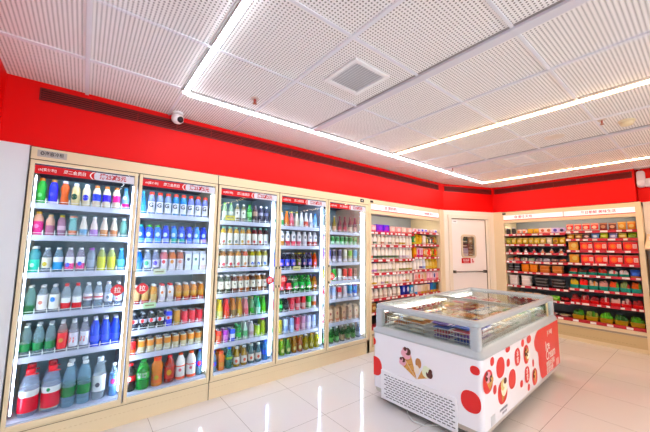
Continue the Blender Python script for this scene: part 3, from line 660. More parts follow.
# ---- third door
jl = lambda d, side, dot, cap='f0f0ee', body=None: B(d, 'juice_bottle', 'milk', body or side, cap, [(.1, .66, 'f0eee6')], (.22, .5, dot))
shelf_row(2, 0, [B('blue and white bottle', 'water_bottle', 'slim', 'd8e0f0', 'e8ecf4', [(.2, .4, '8a8cd0')]), B('pale bottle with lime cap', 'tea_bottle', 'pet', '^c8e0c0', '8ac02a', [(.2, .55, 'd8e0d4')]), B('pale green bottle', 'tea_bottle', 'pet', '^c4dcc4', '9ac84a', [(.2, .55, 'd4dcd4')]),
    B('white label with black writing', 'tea_bottle', 'pet', '^a49a74', 'e8e8e0', [(.25, .7, 'eae8e0')], (.5, .3, '55554a')), B('tall white label bottle', 'tea_bottle', 'pet', '^8a8e6a', 'e8e8e0', [(.25, .7, 'e6e6de')], (.5, .3, '55554a')), B('bright green bottle', 'tea_bottle', 'pet', '^22b83a', '3ac038', [(.3, .6, 'a4e0a4')]),
    B('dark bottle with beige label', 'coffee_bottle', 'milk', '3a2c34', '4a4448', [(.4, .66, 'c8ac9c')]), B('dark bottle, white cap', 'coffee_bottle', 'milk', '343044', 'f0f0f2', [(.45, .62, 'a8a4b4')]), B('dark label bottle, white cap', 'coffee_bottle', 'milk', '2c2c40', 'f0f0f2', [(.45, .62, '8a8ca4')])], .20, .0275)
shelf_row(2, 1, [jl('pink and white juice, teal cap', 'c4d060', 'd87a7a', 'a8dccc'), jl('white label juice, teal cap', 'd8b83a', 'e08a7a', 'a8dccc'), jl('yellow juice, teal cap', 'd8b414', '8a9a6a', 'a8dccc', ), jl('yellow juice with grey mark', 'd8b414', '7a8a8a', 'a8dccc'), jl('golden juice, teal cap', 'd8b01a', 'd8c060', 'a8dccc'),
    jl('orange gold juice, teal cap', 'd89a1a', 'e8904a', 'a8dccc'), jl('dark red juice, teal cap', '6a1420', 'b01c34', 'a8dccc'), jl('deep red juice, teal cap', '641420', 'b01c34', 'a8dccc'), jl('dark juice with white label', '3a1c28', 'a8a0b0', 'a8dccc')], .20, .0285)
shelf_row(2, 2, [jl('green cornered juice', '9ad82a', 'e8c46a'), jl('brown cornered juice', 'a87a3a', 'd85a6a'), jl('amber juice with red mark', 'b8842a', 'd84a5a'), jl('yellow juice with red mark', 'e0a81a', 'd84a5a'), jl('orange cornered juice', 'e0702a', 'e8a84a'), jl('yellow juice, blue mark', 'd0c42a', '2a6ac0'), jl('lemon juice, blue mark', 'd8cc2a', '2a6ac0'), jl('pale lemon juice, blue mark', 'dcd48a', '4a8ad0')], .198, .030, 2)
dk = lambda d, c: B(d, 'tea_bottle', 'milk', c, 'f0eeee', [(.26, .66, 'eae6da')], (.5, .25, '6a6458'), )
shelf_row(2, 3, [dk('yellow tea, dark base', 'c8b83a'), dk('white label tea, dark top', '4a5444'), dk('dark green tea', '44503c'), dk('brown tea', '6a3424'), dk('amber tea', 'b8742a'), dk('honey amber tea', 'c07e2a'), dk('dark brown tea', '4a3020'), dk('light amber tea', 'c8945a'), dk('brown label tea', '8a6a4a')], .19, .0285, 2)
cb = lambda d, c, cap, l: B(d, 'juice_bottle', 'slim', c, cap, [(.1, .42, l)])
shelf_row(2, 4, [cb('green bottle', '2aa03a', '1f8a34', '5ac04a'), cb('yellow bottle', 'e8cc14', 'ece22a', 'e0dca0'), cb('red bottle', 'd8202c', 'e03a4a', 'e0602a'), cb('amber bottle with dark mark', 'd89a1a', 'e8a040', '8a7448'), cb('golden yellow bottle', 'e8b41c', 'e8d88a', 'e8d06a'), cb('pink bottle', 'e8a4ac', 'f0e8ec', 'd87a84'), cb('clear green label bottle', '^a8d0a8', 'c8c89a', '4ab04a'), cb('mint green bottle', '5ac8a0', '3ab84a', 'c8e8dc'), cb('lime green bottle', '6acc2a', 'c8dca0', '8ad84a')], .195, .0275, 2)
cn = lambda d, c, l: B(d, 'drink_can', 'can', c, 'c0c0c0', [(.25, .6, l)])
shelf_row(2, 5, [cn('pale green can', '8ac48a', 'd8e0a8'), cn('orange red can', 'e04a2c', 'e88a6a'), cn('purple can', 'a03ab0', 'd8a0d8'), cn('blue can', '1c58d0', 'e0e4f2'), B('clear green bottle', 'juice_bottle', 'milk', '^2ab85a', '6ad0a0', [(.2, .5, '3ab45a')], h=1.2), B('white bottle with green marks', 'juice_bottle', 'slim', 'c8dcd0', 'd8dcd8', [(.2, .5, '7ab48a')], h=1.35), B('grey white bottle', 'yogurt_bottle', 'milk', 'd4ccd0', 'e8e4e8', [(.2, .4, 'b8a4a8')], h=1.35), cn('lime can', 'b4d42a', 'd8e87a'), B('lime label bottle, purple cap', 'juice_bottle', 'milk', 'c8d85a', 'b02a94', [(.1, .4, 'b8d02a')], h=1.45)], .128, .0285, 2)
gb = lambda d, c: B(d, 'juice_bottle', 'slim', c, 'd8dcd8', [(.14, .5, 'ece6de')], (.3, .4, 'd87a5a'), r=1.0)
shelf_row(2, 6, [B('clear soda with blue label', 'soda_bottle', 'pet', '^9ab8cc', '2a5ad0', [(.3, .5, '2a4ed8')], (.4, .5, 'e86a7a')), B('orange soda bottle', 'soda_bottle', 'sport', 'e08a1c', 'e8702a', [(.2, .45, 'd8a030')], h=.92), B('green bottle with blue cap', 'soda_bottle', 'pet', '^3a9a8a', '2a6ad8', [(.45, .56, 'b8d82a')], h=1.04), gb('yellow glass juice bottle', '^d0b42a'), gb('golden glass juice bottle', '^d4b024'), gb('clear glass juice bottle', '^7a9494'), gb('grey glass juice bottle', '^6a8a90'), B('blue labelled bottle', 'soda_bottle', 'pet', '^5a9ad0', '2a6ad0', [(.3, .55, '2a64d0')], h=1.04)], .215, .033, 2)

# ---- fourth door
shelf_row(3, 0, [cb('white bottle, green base', 'e8eae8', 'c8cc4a', '3a9a5a'), cb('pale bottle, green base', 'e4e8e8', 'd8c43a', '3a9a5a'), cb('orange bottle', 'e8883a', 'e8b02a', 'e8a06a'), cb('pink bottle', 'e4a0a8', 'd8d84a', 'e07a8a'), cb('cream bottle', 'e8e4d8', 'c8c83a', 'e0dcc8'), cb('white bottle', 'eceaea', 'f0f0f0', 'd8dcd8'), cb('white bottle, red mark', 'ece8e8', 'e8e0dc', 'd87a6a'), cb('white bottle, grey mark', 'e4e6ec', 'e8e8ec', 'b8bcc8'), cb('pale blue bottle', '9ac0e0', '3a94d0', 'b8d8f0')], .19, .0285)
mb_ = lambda d, base: B(d, 'milk_bottle', 'milk', 'ece8ea', 'f2f0f2', [(.03, .34, base)], (.62, .5, '8a9098'))
shelf_row(3, 1, [mb_('white bottle, yellow base', 'e0cc2a'), mb_('white bottle, orange base', 'e0a83a'), mb_('white bottle, pink base', 'e05a74'), mb_('white bottle, rose base', 'e04a6a'), mb_('white bottle, light pink base', 'e07a94'), mb_('white bottle, grey base', 'd8d0d8'), mb_('white bottle, red base', 'b8404a'), mb_('white bottle, brick base', 'b04a3a')], .18, .030)
ds = lambda d, c, cap, l: B(d, 'soda_bottle', 'pet', c, cap, [(.25, .62, l)], (.36, .5, 'd8b0c8'))
shelf_row(3, 2, [ds('dark soda, blue label', '^141c3a', '3a5ad0', '1c3ad0'), ds('dark cola, blue label', '^141a34', '1c1c28', '1c3ad0'), ds('dark blue soda, white cap', '^1c2440', 'e8e8ee', '243cc0'), ds('dark soda, white cap', '^20242c', 'e8e8ee', '2c3ca0'), ds('dark soda, yellow cap', '^222414', 'e0d02a', '6a6a2a'), ds('black soda, yellow cap', '^1a1c24', 'e0d04a', '2a2a5a'), ds('dark purple soda', '^241c4a', '6a4a8a', '2a2c8a'), ds('orange soda, yellow cap', '^e0642a', 'e8d04a', 'e85a2a')], .205, .0305, 2)
shelf_row(3, 3, [ds('cola with red label', '^1c1416', 'd81c34', 'd81c34'), ds('dark cola, red label', '^1c1618', 'a01c2c', 'c81c34'), ds('cola with crimson label', '^1a1616', '3a4424', 'd02040'), ds('green soda', '^18a044', '1c8a3a', '22b854'), ds('bright green soda', '^18a84a', '1c8a3a', '3cc46a'), ds('light green soda', '^2ac058', '1fa044', '34cc64'), ds('amber orange soda', '^d8902a', '2a44b0', 'e0a03a')], .205, .032, 2)
cb2 = lambda d, c, l, h=1.0: B(d, 'drink_can', 'can', c, 'c0c0c0', [(.2, .5, l)], None, h=h)
shelf_row(3, 4, [B('pink red bottle', 'soda_bottle', 'pet', 'd8304c', 'd8405a', [(.2, .4, 'e87a94')]), B('green bottle', 'soda_bottle', 'pet', '^1ca04c', '1c9a4a', [(.3, .55, '3ad084')]), B('black bottle', 'soda_bottle', 'pet', '^1c1c1e', 'b8bcc0', [(.3, .5, '3a3c3e')]), cb2('red tall can', 'd8304a', 'e87a84'), cb2('crimson tall can', 'd42c48', 'f0c4c8'), cb2('scarlet tall can', 'd8283c', 'f0d0d0'), cb2('green tall can', '2ab04a', 'c8e8c8'), cb2('white and orange can', 'e4dce4', 'e8843a')], .16, .0295, 2)
shelf_row(3, 5, [cb2('white green can', 'c8e0b4', '7ac84a'), cb2('yellow green can', 'd8cc2a', 'e8e08a'), cb2('white blue can', 'd0dcf0', 'a8c0e8'), cb2('pale blue can', 'b4ccf0', 'd8e4f8'), cb2('pink can', 'e04a74', 'f0a0b8'), cb2('lilac pink can', 'dcb0cc', 'f0d4e4'), cb2('white lilac can', 'd8d4ec', 'eceaf6'), cb2('icy blue can', 'c4d4f0', 'e4ecf8')], .168, .0295, 2)
bb = lambda d, c, cap='c8a85a': B(d, 'juice_bottle', 'slim', c, cap, [], (.3, .6, 'e0d8a0'))
shelf_row(3, 6, [bb('green glass bottle', '^7ac85a'), bb('yellow green bottle', '^a8cc1c'), bb('pale green bottle', '^8cc46a'), bb('amber cloudy bottle', '^d8a858'), bb('orange glass bottle', '^d0863a'), bb('yellow soda bottle', '^d8c40a', 'e8e4e0'), bb('lemon yellow bottle', '^d8cc0c', 'd8b83a'), bb('bright yellow bottle', '^dcd410', 'e8e8e0')], .20, .0325, 2)

# ---- fifth door
wn = lambda d, c, cap, l: B(d, 'beer_bottle', 'beer', c, cap, [(.1, .38, l)])
shelf_row(4, 0, [wn('dark green wine bottle, white cap', '24382c', 'eceaec', 'd8d8d4'), wn('dark bottle, white foil', '2c3c30', 'eceaec', 'd8d8d8'), wn('amber wine bottle', '8a7a2a', 'e4e0d8', 'e0b8a0'), wn('dark red wine bottle', '4a0c1c', '7a2034', '9a2440'), wn('red wine bottle', '5a0e20', '8a2a3a', 'b0304a'), wn('burgundy bottle with white label', '4a1024', 'a06a6a', 'd8c8b8'), wn('purple red bottle', '4c1434', '8a3a5a', 'c8a0a0')], .225, .029)
gcn = lambda d: B(d, 'drink_can', 'can', 'a8e0bc', 'c0c0c0', [(.45, .85, '1c8a3c')], (.3, .4, 'e8f4ec'))
shelf_row(4, 1, [cb2('pink can', 'd8a0c0', 'f0d4e4'), cb2('pale lilac can', 'dcd4e8', 'f0ecf4')]+[gcn(x) for x in ('green beer can', 'green topped can', 'green white can', 'mint green can', 'green drink can', 'green can')], .122, .028, 1)
tc = lambda d, c, l: B(d, 'drink_can', 'can', c, 'c0c0c0', [(.5, .86, l), (.1, .3, 'e4dce4')])
shelf_row(4, 2, [tc('purple tall can', 'b88ad8', '8a5ad0'), tc('violet blue tall can', 'c0b4e8', '4a4ac8'), tc('dark tall can', 'a8a0b0', '3a3848'), tc('grey purple tall can', 'b4a8bc', '4a4058'), tc('white tall can', 'e4dcc4', 'ece6dc'), tc('lime tall can', 'd8d8b4', '9acc3a'), tc('pale blue tall can', 'b8d8e8', '6ab8e0')], .185, .0305, 1)
shelf_row(4, 3, [tc('yellow green can', 'c8d04a', 'd8d02a'), tc('green tall can', '5ab85a', '2aa83c'), tc('bright green can', '4ab45a', '1ca434'), tc('pale tall can', 'd8d8d0', 'e4e0d8'), tc('orange red can', 'e05a3a', 'e0442c'), tc('red tall can', 'd8383a', 'd83430'), tc('brown and cream can', 'b89078', '6a3c2c')], .165, .0305, 1)
shelf_row(4, 4, [tc('pink white can', 'e8d0d8', 'd84a6a'), tc('white blue tall can', 'd8dce8', 'a8b8d8'), tc('silver blue can', 'ccd4e4', 'b8c8e4'), tc('red white can', 'e4d0d4', 'd82a3c'), tc('grey white can', 'd8d0d8', 'e0d8e0'), tc('cyan tall can', '4aa0e0', '3ac0e4'), tc('blue tall can', '3a74d8', '5ab0ec')], .17, .0305, 2)
shelf_row(4, 5, [C('red milk carton', 'e8d8d8', 'd8304a', 'c01c38'), C('beige milk carton', 'e0c8ac', 'c88a68', '7a3c2c'), C('tan milk carton', 'dcc0a0', 'c48460', '8a4030'), C('brown milk carton', 'd8b490', 'b87850', '7a3024'), C('light beige carton', 'dcc4a8', 'c48a68', '8a4434'), C('pale beige carton', 'e0d0bc', 'd0a890', '9a5a48')], .20, .034, 2)
bt = lambda d: B(d, 'beer_bottle', 'beer', '^2c7a34', 'e0e6e2', [(.12, .40, '6ab45a')])
shelf_row(4, 6, [bt(x) for x in ('green beer bottle', 'green glass beer bottle', 'green beer, foil top')]+[B('green beer with beige label', 'beer_bottle', 'beer', '^2c6a34', 'e0dcd0', [(.1, .44, 'c8b088')])]+[bt(x) for x in ('dark green beer bottle', 'green beer with pale top')]+[B('clear grey bottle', 'beer_bottle', 'beer', '^a8b4c8', 'b8c4dc', [(.12, .4, 'c8d0e0')])], .225, .031, 2)
for o in PROTO.values():
    for c in list(o.children): bpy.data.objects.remove(c)
    bpy.data.objects.remove(o)

# yellow and green shelf tickets
def ticket(label, x, z, c):
    b = MB(); b.prism(rrect(-.05, .05, -.025, .025, .01), 'y', -.003, 0, P(c, .5)); b.box(-.035, .035, -.0036, -.003, -.006, .006, P('#8a8a5a'))
    o = b.build('shelf_ticket', None, loc=(x, .104, z)); tag(o, label, 'ticket', 'paper tickets on shelf edges')
ticket('yellow paper ticket on the top shelf edge, third fridge door', 1.19, 1.715, '#d8c83a')
ticket('pale green ticket on the fourth shelf edge, second fridge door', .50, .895, '#b8dca8')
ticket('cream ticket below the jugs, bottom of leftmost fridge door', -.11, .245, '#e8dcb0')
ticket('pale ticket on third shelf edge, second fridge door', .56, 1.185, '#d4dcc0')
ticket('yellow ticket on third shelf edge, fourth fridge door', 2.03, 1.165, '#e0d890')

# ------------------------------------------------------------------ open chillers
def chiller(label, loc, rz, U0, U1, UB, shA, shB, zb, texts, endw):
    t = thing('open_chiller', label, 'chiller', loc, rz, 'open multi-deck chillers')
    b = MB()
    BK = P('#8e949a', .45); w = .045
    b.box(U0, U1, 0, .62, 2.06, 2.12, CREAM); b.box(U0, U1, .60, .66, 0, 2.12, BK)
    b.box(U0, U0+w, -.005, .6, 0, 2.06, CREAM); b.box(U1-endw, U1, -.02, .6, 0, 2.12, CREAM)
    b.box(U0+w, U1-endw, .10, .6, 1.975, 2.06, P('#8e949a', .5))
    b.build('cabinet', t, .003)
    b = MB(); b.box(U0+w, U1-endw, .0, .6, .0, zb-.055, CREAM); b.box(U0+w, U1-endw, -.012, .0, zb-.13, zb-.105, P('#a89c88', .3))
    b.box(U0+w, U1-endw, -.006, .0, .06, zb-.135, CREAM2)
    for q in range(int((U1-U0-.2)/.04)): x = U0+w+.02+q*.04; b.box(x, x+.02, -.0075, -.006, .10, .104, P('#a98f5c', .5))
    b.build('base', t, .003)
    b = MB(); b.box(U0+w, U1-endw, .0, .1, 1.915, 1.968, CREAM); b.box(U0+w, U1-endw, -.003, .0, 1.962, 1.972, P('#d8404a', .4)); b.build('header_rail', t)
    b = MB(); b.box(U0+w, UB-.01, -.002, .1, 1.975, 2.052, EMIT('lit_header', '#fff6f8', .22)); b.box(UB+.01, U1-endw, -.002, .1, 1.975, 2.052, EMIT('lit_header', '#fff6f8', .22)); b.box(UB-.01, UB+.01, -.002, .1, 1.975, 2.052, P('#d8cfd2', .4))
    hd = b.build('header_light_box', t)
    for body, u, size in texts: text('header_lettering', body, size, P('#d8304a', .4), hd, (u, -.0032, 2.012))
    b = MB(); b.box(U0+.03, U0+.085, -.008, -.0, 2.07, 2.10, BLACK); b.build('temperature_display', t)
    tags = []
    for (u0, u1, zs) in ((U0+w, UB, shA), (UB, U1-endw, shB)):
        for z in zs:
            b = MB(); b.box(u0, u1, .025, .6, z-.028, z-.012, P('#3a3230', .5))
            s = b.build('shelf', t)
            b = MB(); b.box(u0, u1, .010, .025, z-.038, z, P('#c02030', .4)); e = b.build('price_rail', s)
            x = u0+.012
            while x < u1-.05:
                wd = random.choice((.045, .06, .085))
                b = MB(); b.box(x, min(x+wd, u1-.005), .0085, .010, z-.033, z-.006, P(random.choice(('#f0eeee', '#f0eeee', '#e8d8d8', '#e4e4da')), .5)); b.build('price_tag', s)
                x += wd+random.uniform(.02, .12)
    b = MB(); b.box(U0+w, U1-endw, -.004, .12, zb-.055, zb-.012, P('#b8202c', .4)); b.box(U0+w, U1-endw, .1, .6, zb-.06, zb-.014, P('#4a403a', .5))
    dk_ = b.build('bottom_deck', t)
    x = U0+w+.03
    while x < U1-endw-.1:
        b = MB(); b.box(x, x+.07, -.0055, -.004, zb-.05, zb-.018, P('#efe6e4', .5)); b.build('price_tag', dk_); x += random.uniform(.14, .22)
    b = MB(); b.box(U0+w+.12, U1-endw-.16, .105, .135, 1.95, 1.965, EMIT('chiller_led', '#fff0dc', 17)); b.build('light_or_fill_tube', t)
    return t
shA_A = [1.657, 1.47, 1.258, 1.063, 0.887, 0.703, 0.516]; shA_B = [1.697, 1.493, 1.281, 1.076, 0.885, 0.683, 0.496]
chiller('open dairy chiller between the fridge doors and the corner door', (3.17, 0, 0), 0, 0, 1.85, 1.075, shA_A, shA_B, .34, (('◎ [鲜奶吧]', .48, .058), ('日配酸奶 鲜食', 1.48, .042)), .045)
shR_L = [1.706, 1.521, 1.369, 1.215, 1.034, 0.783, 0.585]; shR_R = [1.73, 1.603, 1.423, 1.223, 1.039, 0.817, 0.603]
chiller('open ready-meal chiller on the right wall beside the corner door', (6.2, 0, 0), -PI/2, .555, 2.42, 1.52, shR_L, shR_R, .35, (('◎ 鲜食天地', .93, .055), ('每日新鲜 美味生活', 1.95, .05)), .06)

def place(o, root_loc, rz, u, v, z):
    c, s = math.cos(rz), math.sin(rz)
    o.location = (root_loc[0]+u*c-v*s, root_loc[1]+u*s+v*c, z)
    o.rotation_euler = (0, 0, rz+(random.random()-.5)*.06)
PK = {}
def cpack(key, mk):
    if key not in PK: PK[key] = mk(); return PK[key]
    return copy_tree(PK[key])
def box_pack(w, h, dp, c1, c2, c3):
    h *= 1.06
    def mk():
        b = MB(); b.box(-w/2, w/2, -dp/2, dp/2, 0, h, col(c1))
        b.box(-w*.5, w*.5, -dp/2-.0008, -dp/2, h*.06, h*.3, col(c2))
        b.face([(w*.3*math.cos(2*PI*q/10)+w*.08, -dp/2-.0012, h*.58+h*.26*math.sin(2*PI*q/10)) for q in range(10)], col(c3))
        return b.build('food_box', None, .002)
    return cpack(('box', w, h, dp, c1, c2, c3), mk)
def red_box():
    def mk():
        b = MB(); w, h, dp = .152, .142, .05; b.box(-w/2, w/2, -dp/2, dp/2, 0, h, col('c01420'))
        f = -dp/2-.0008
        b.face([(w*.27*math.cos(2*PI*q/14)-w*.14, f, h*.5+h*.3*math.sin(2*PI*q/14)) for q in range(14)], col('e8701c'))
        b.face([(w*.14*math.cos(2*PI*q/10)-w*.16, f-.0004, h*.5+h*.15*math.sin(2*PI*q/10)) for q in range(10)], col('e8a040'))
        b.box(w*.16, w*.44, f, -dp/2, h*.3, h*.72, col('f0d8d0')); b.box(-w*.5, w*.5, f, -dp/2, h*.93, h, col('e8a090')); b.box(w*.485, w*.5, f, -dp/2, 0, h, col('e8a8a0'))
        for q in range(3): b.box(w*.19, w*.40, f-.0004, f, h*(.36+.11*q), h*(.40+.11*q), col('c03a34'))
        return b.build('food_box', None, .002)
    return cpack(('redbox',), mk)
def pouch(w, h, dp, c1, c2, c3):
    h *= 1.08
    def mk():
        b = MB(); n = 12; rings = []
        for f, wd, d in ((0, 1, .1), (.06, .98, .5), (.25, .95, 1), (.6, .95, .95), (.86, .98, .45), (.95, 1, .08), (1, 1, .06)):
            rings.append([((w/2*wd)*math.copysign(abs(math.cos(2*PI*a/n))**.5, math.cos(2*PI*a/n)), (dp/2*d)*math.copysign(abs(math.sin(2*PI*a/n))**.8, math.sin(2*PI*a/n)), f*h) for a in range(n)])
        b.loft(rings, None, True, [col(c1), col(c2), col(c1), col(c1), col(c3), col(c1)])
        b.face([(w*.3*math.cos(2*PI*q/10), -dp/2-.001, h*.5+h*.2*math.sin(2*PI*q/10)) for q in range(10)], col(c3))
        return b.build('food_pouch')
    return cpack(('pouch', w, h, dp, c1, c2, c3), mk)
def tray(w, h, dp, c1, c2, c3, name='food_tray'):
    """tapered tray, food heaped under film, a paper label on top"""
    def mk():
        b = MB(); hb = h*.42
        R4 = lambda k, z, o=0: [(-w/2*k, -dp/2*k, z), (w/2*k, -dp/2*k, z), (w/2*k, dp/2*k, z), (-w/2*k, dp/2*k, z)]
        b.loft([R4(.82, 0), R4(.97, hb*.92), R4(1, hb), R4(.95, hb)], col(c1)); o = b.build(name)
        b = MB(); rnd = random.Random(int(c2, 16) % 997)
        for q in range(7):
            x = (q % 4-1.5)*w*.2; y = (-.22 if q < 4 else .2)*dp; r = w*.14
            zt = h*(.72+.28*rnd.random())
            b.lathe([(r*1.0, hb*.9), (r*1.15, hb+(zt-hb)*.45), (r*1.0, hb+(zt-hb)*.75), (r*.6, hb+(zt-hb)*.95), (r*.1, zt)], col(c2 if rnd.random() < .65 else c3), 8, (x, y))
        b.build('food', o)
        return o
    return cpack(('tray', w, h, dp, c1, c2, c3, name), mk)
def lidded(w, h, dp, c1, c2, n=3, name='food_tub'):
    def mk():
        b = MB()
        R8 = lambda k, z: [(p[0]*k, p[1]*k, z) for p in rrect(-w/2, w/2, -dp/2, dp/2, w*.18, 3)]
        b.loft([R8(.85, 0), R8(.98, h*.8), R8(.98, h*.82)], col(c1)); o = b.build(name)
        b = MB(); b.loft([R8(1, h*.82), R8(1.02, h*.86), R8(1.02, h*.97), R8(.94, h)], col(c2)); b.build('lid', o)
        return o
    return cpack(('tub', w, h, dp, c1, c2, name), mk)
def riceball(w, h, c1, c2, c3):
    def mk():
        b = MB(); dp = w*.5
        tri = [(-w/2+.008, 0), (w/2-.008, 0), (w/2, .008), (w*.06, h-.004), (-w*.06, h-.004), (-w/2, .008)]
        b.prism(tri, 'y', -dp/2, dp/2, col(c1)); o = b.build('rice_ball')
        b = MB(); b.prism([(-w*.26, h*.08), (w*.26, h*.08), (w*.14, h*.5), (-w*.14, h*.5)], 'y', -dp/2-.001, -dp/2, col(c2)); b.prism([(-w*.12, h*.55), (w*.12, h*.55), (0, h*.8)], 'y', -dp/2-.001, -dp/2, col(c3)); b.build('printed_label', o)
        return o
    return cpack(('rice', w, h, c1, c2, c3), mk)
def yog(w, h, body, cap, mark):
    w, h = w*1.06, h*1.1
    def mk():
        R = w/2; b = MB()
        b.lathe([(.9*R, 0), (R, .03*h), (R, .66*h), (.9*R, .76*h), (.70*R, .85*h), (.70*R, .88*h)], col(body), 10); o = b.build('yogurt_bottle')
        b = MB(); b.lathe([(.78*R, .86*h), (.78*R, .98*h), (.68*R, h)], col(cap), 10); b.build('cap', o)
        b = MB(); b.lathe([(R+.0006, .16*h), (R+.0006, .34*h)], col(mark), 10, caps=False); b.build('label_band', o)
        return o
    return cpack(('yog', w, h, body, cap, mark), mk)
def plate(R, c1, c2):
    def mk():
        b = MB(); b.lathe([(R*.5, 0), (R*.55, .004), (R, .022), (R, .026), (R*.6, .01), (.002, .008)], col(c1), 18); o = b.build('food_plate')
        b = MB()
        for q in range(6): b.lathe([(R*.22, .012), (R*.24, .026), (R*.1, .036), (.002, .037)], col(c2), 8, (R*.4*math.cos(q*1.05), R*.4*math.sin(q*1.05)))
        b.build('food', o); return o
    return cpack(('plate', R, c1, c2), mk)

def fill(root, rz, bay, sn, z, u0, u1, items, v0):
    v0 = .028
    """items: (description, category, maker, depth) left to right along one shelf"""
    n = len(items); sp = (u1-u0)/n
    for i, (desc, cat, mk, dp) in enumerate(items):
        if mk is None: continue
        o = mk(); place(o, root, rz, u0+sp*(i+.5), v0+dp/2+.006, z-.0118)
        tag(o, f'{desc}, {ORD[i]} from left, {sn}, {bay}', cat, f'food on the {sn} of the {bay}')
RA = (3.17, 0, 0); ua0, ua1, ub0, ub1 = .054, 1.066, 1.084, 1.800
SNA = ['top shelf', 'second shelf', 'third shelf', 'fourth shelf', 'fifth shelf', 'sixth shelf', 'seventh shelf', 'bottom deck']
Y = lambda d, b, c, m, h=.15, w=.075: (d, 'bottle', (lambda: yog(w, h, b, c, m)), w)
X = lambda d, w, h, a, b, c, dp=.07: (d, 'box', (lambda: box_pack(w, h, dp, a, b, c)), dp)
Q = lambda d, w, h, a, b, c, dp=.06: (d, 'pack', (lambda: pouch(w, h, dp, a, b, c)), dp)
la, lb = 'dairy chiller left bay', 'dairy chiller right bay'
white = ['f0ebe4', 'f2ece8', 'ece6da', 'f0e8e0']
fill(RA, 0, la, SNA[0], shA_A[0], ua0, ua1, [X('pink yogurt box', .12, .10, 'e8b8c0', 'e06a84', 'f4e0e4'), X('purple drink box', .13, .115, '6a28b8', 'b02a98', '8a3ad0'), X('violet drink box', .13, .115, '5a2cc0', 'c02a90', '9a3ac0'), X('pale pink box', .12, .10, 'ecc8c4', 'e89a9a', 'f0dcd8'), X('rose pink box', .12, .10, 'e8b4b4', 'e07a7a', 'f4dcdc'), X('light pink box', .12, .10, 'f0d0c8', 'e08a84', 'f0e4dc'), X('blush pink box', .12, .10, 'eec6be', 'd86a70', 'f0e0dc')], .10)
fill(RA, 0, la, SNA[1], shA_A[1], ua0, ua1, [Y('white yogurt bottle', white[i % 4], 'f2efe8', m, .145) for i, m in enumerate(['e8e0d0', '6a7a6a', 'e4dcc8', 'b08a7a', 'ddd4c8', '8a8a7a', 'e4dcc8', 'a08070', 'c8b44a', 'c0a83a', 'e8e0d0', 'e8e4dc'])], .10)
fill(RA, 0, la, SNA[2], shA_A[2], ua0, ua1, [Y('white milk bottle with dark mark', white[i % 4], 'f4f0ea', m, .168) for i, m in enumerate(['e07a6a', '3a4a3a', '44543a', '3c4c34', '4a5a34', '5a6a3a', '3c4a34', '5a6a4a', 'c8c0c8', 'b8a8b0', 'd0c8d0', 'e8e0dc'])], .10)
fill(RA, 0, la, SNA[3], shA_A[3], ua0, ua1, [Y('white bottle with dark cap', white[i % 4], c, m, .155) for i, (c, m) in enumerate([('4a3a5a', 'b89ac0'), ('4a3a5a', 'a884b0'), ('5a3a2c', 'b8b0a0'), ('5a3a2c', 'a0a890'), ('5a3a2c', 'b0a890'), ('f0ece4', 'a8a090'), ('f0ece4', 'b0a890'), ('b8943a', 'e8e0d0'), ('b8943a', '8a8a4a'), ('a8842a', '7a7a3a'), ('8a6a2a', '8a8a4a'), ('8a6a2a', 'b8a060')])], .10)
fill(RA, 0, la, SNA[4], shA_A[4], ua0, ua1, [Y('plain white milk bottle', white[i % 4], 'f0ece8', m, .14) for i, m in enumerate(['e0c04a', 'e4c85a', 'e4dcd4', 'b8a8b8', 'a8a86a', 'e0d8d0', 'd8d0c8', 'e0d8d0', 'e4dcd0', 'e0a8a0', 'c8a04a', 'e8e0d8'])], .10)
fill(RA, 0, la, SNA[5], shA_A[5], ua0, ua1, [Y('small white bottle', white[i % 4], 'ece8e2', m, .125) for i, m in enumerate(['d8cfc8', 'e0d4cc', 'cfc4bc', 'd8c8c0', 'e4dcd4', 'c8bcb4', 'dcd0c4'])]+[X('blue milk box', .08, .14, '1c3a9a', '1c2c7a', 'c8d0e8'), X('dark blue milk box', .08, .14, '142c84', '1c2c7a', 'e0e4f0'), X('light blue milk box', .08, .13, '4aa8d8', 'd0e4f0', 'e8f0f4')], .10)
fill(RA, 0, la, SNA[6], shA_A[6], ua0, ua1, [Q('brown snack pouch', .12, .12, 'a07040', 'c89a5a', 'e0c890'), Q('red snack pouch', .12, .12, 'c0403a', 'd86a5a', 'f0d0c0'), Q('dark snack pouch', .12, .13, '4a2c24', '8a4a3a', 'c89a7a'), Q('tan snack pouch', .12, .12, 'c8a06a', 'd8b88a', 'f0e0c0'), Q('white snack pouch', .12, .12, 'e4dcd4', 'd8a0a0', 'f0ece8'), Q('pale snack pouch', .12, .12, 'e8e4e4', 'd06a70', 'f4f0f0')], .10)
fill(RA, 0, lb, SNA[0], shA_B[0], ub0, ub1, [X('red and white small box', .085, .06, 'f0e0e4', 'd83a50', 'e07a8a'), X('pink white small box', .085, .06, 'f4e8ec', 'e88a9a', '8a7ad0'), X('blue print small box', .085, .065, 'eceaf4', 'e89aa0', '3a44c8'), X('white blue small box', .085, .065, 'f0eef6', 'e0a0b0', '4a54d0'), X('cream small box', .085, .06, 'f0e8e0', 'e0b0a8', 'c8a89a'), X('pale pink small box', .085, .06, 'f4e4e4', 'd86a74', 'e8c8c8'), X('white indigo small box', .085, .065, 'eeecf6', 'e09aa4', '3438b8')], .10)
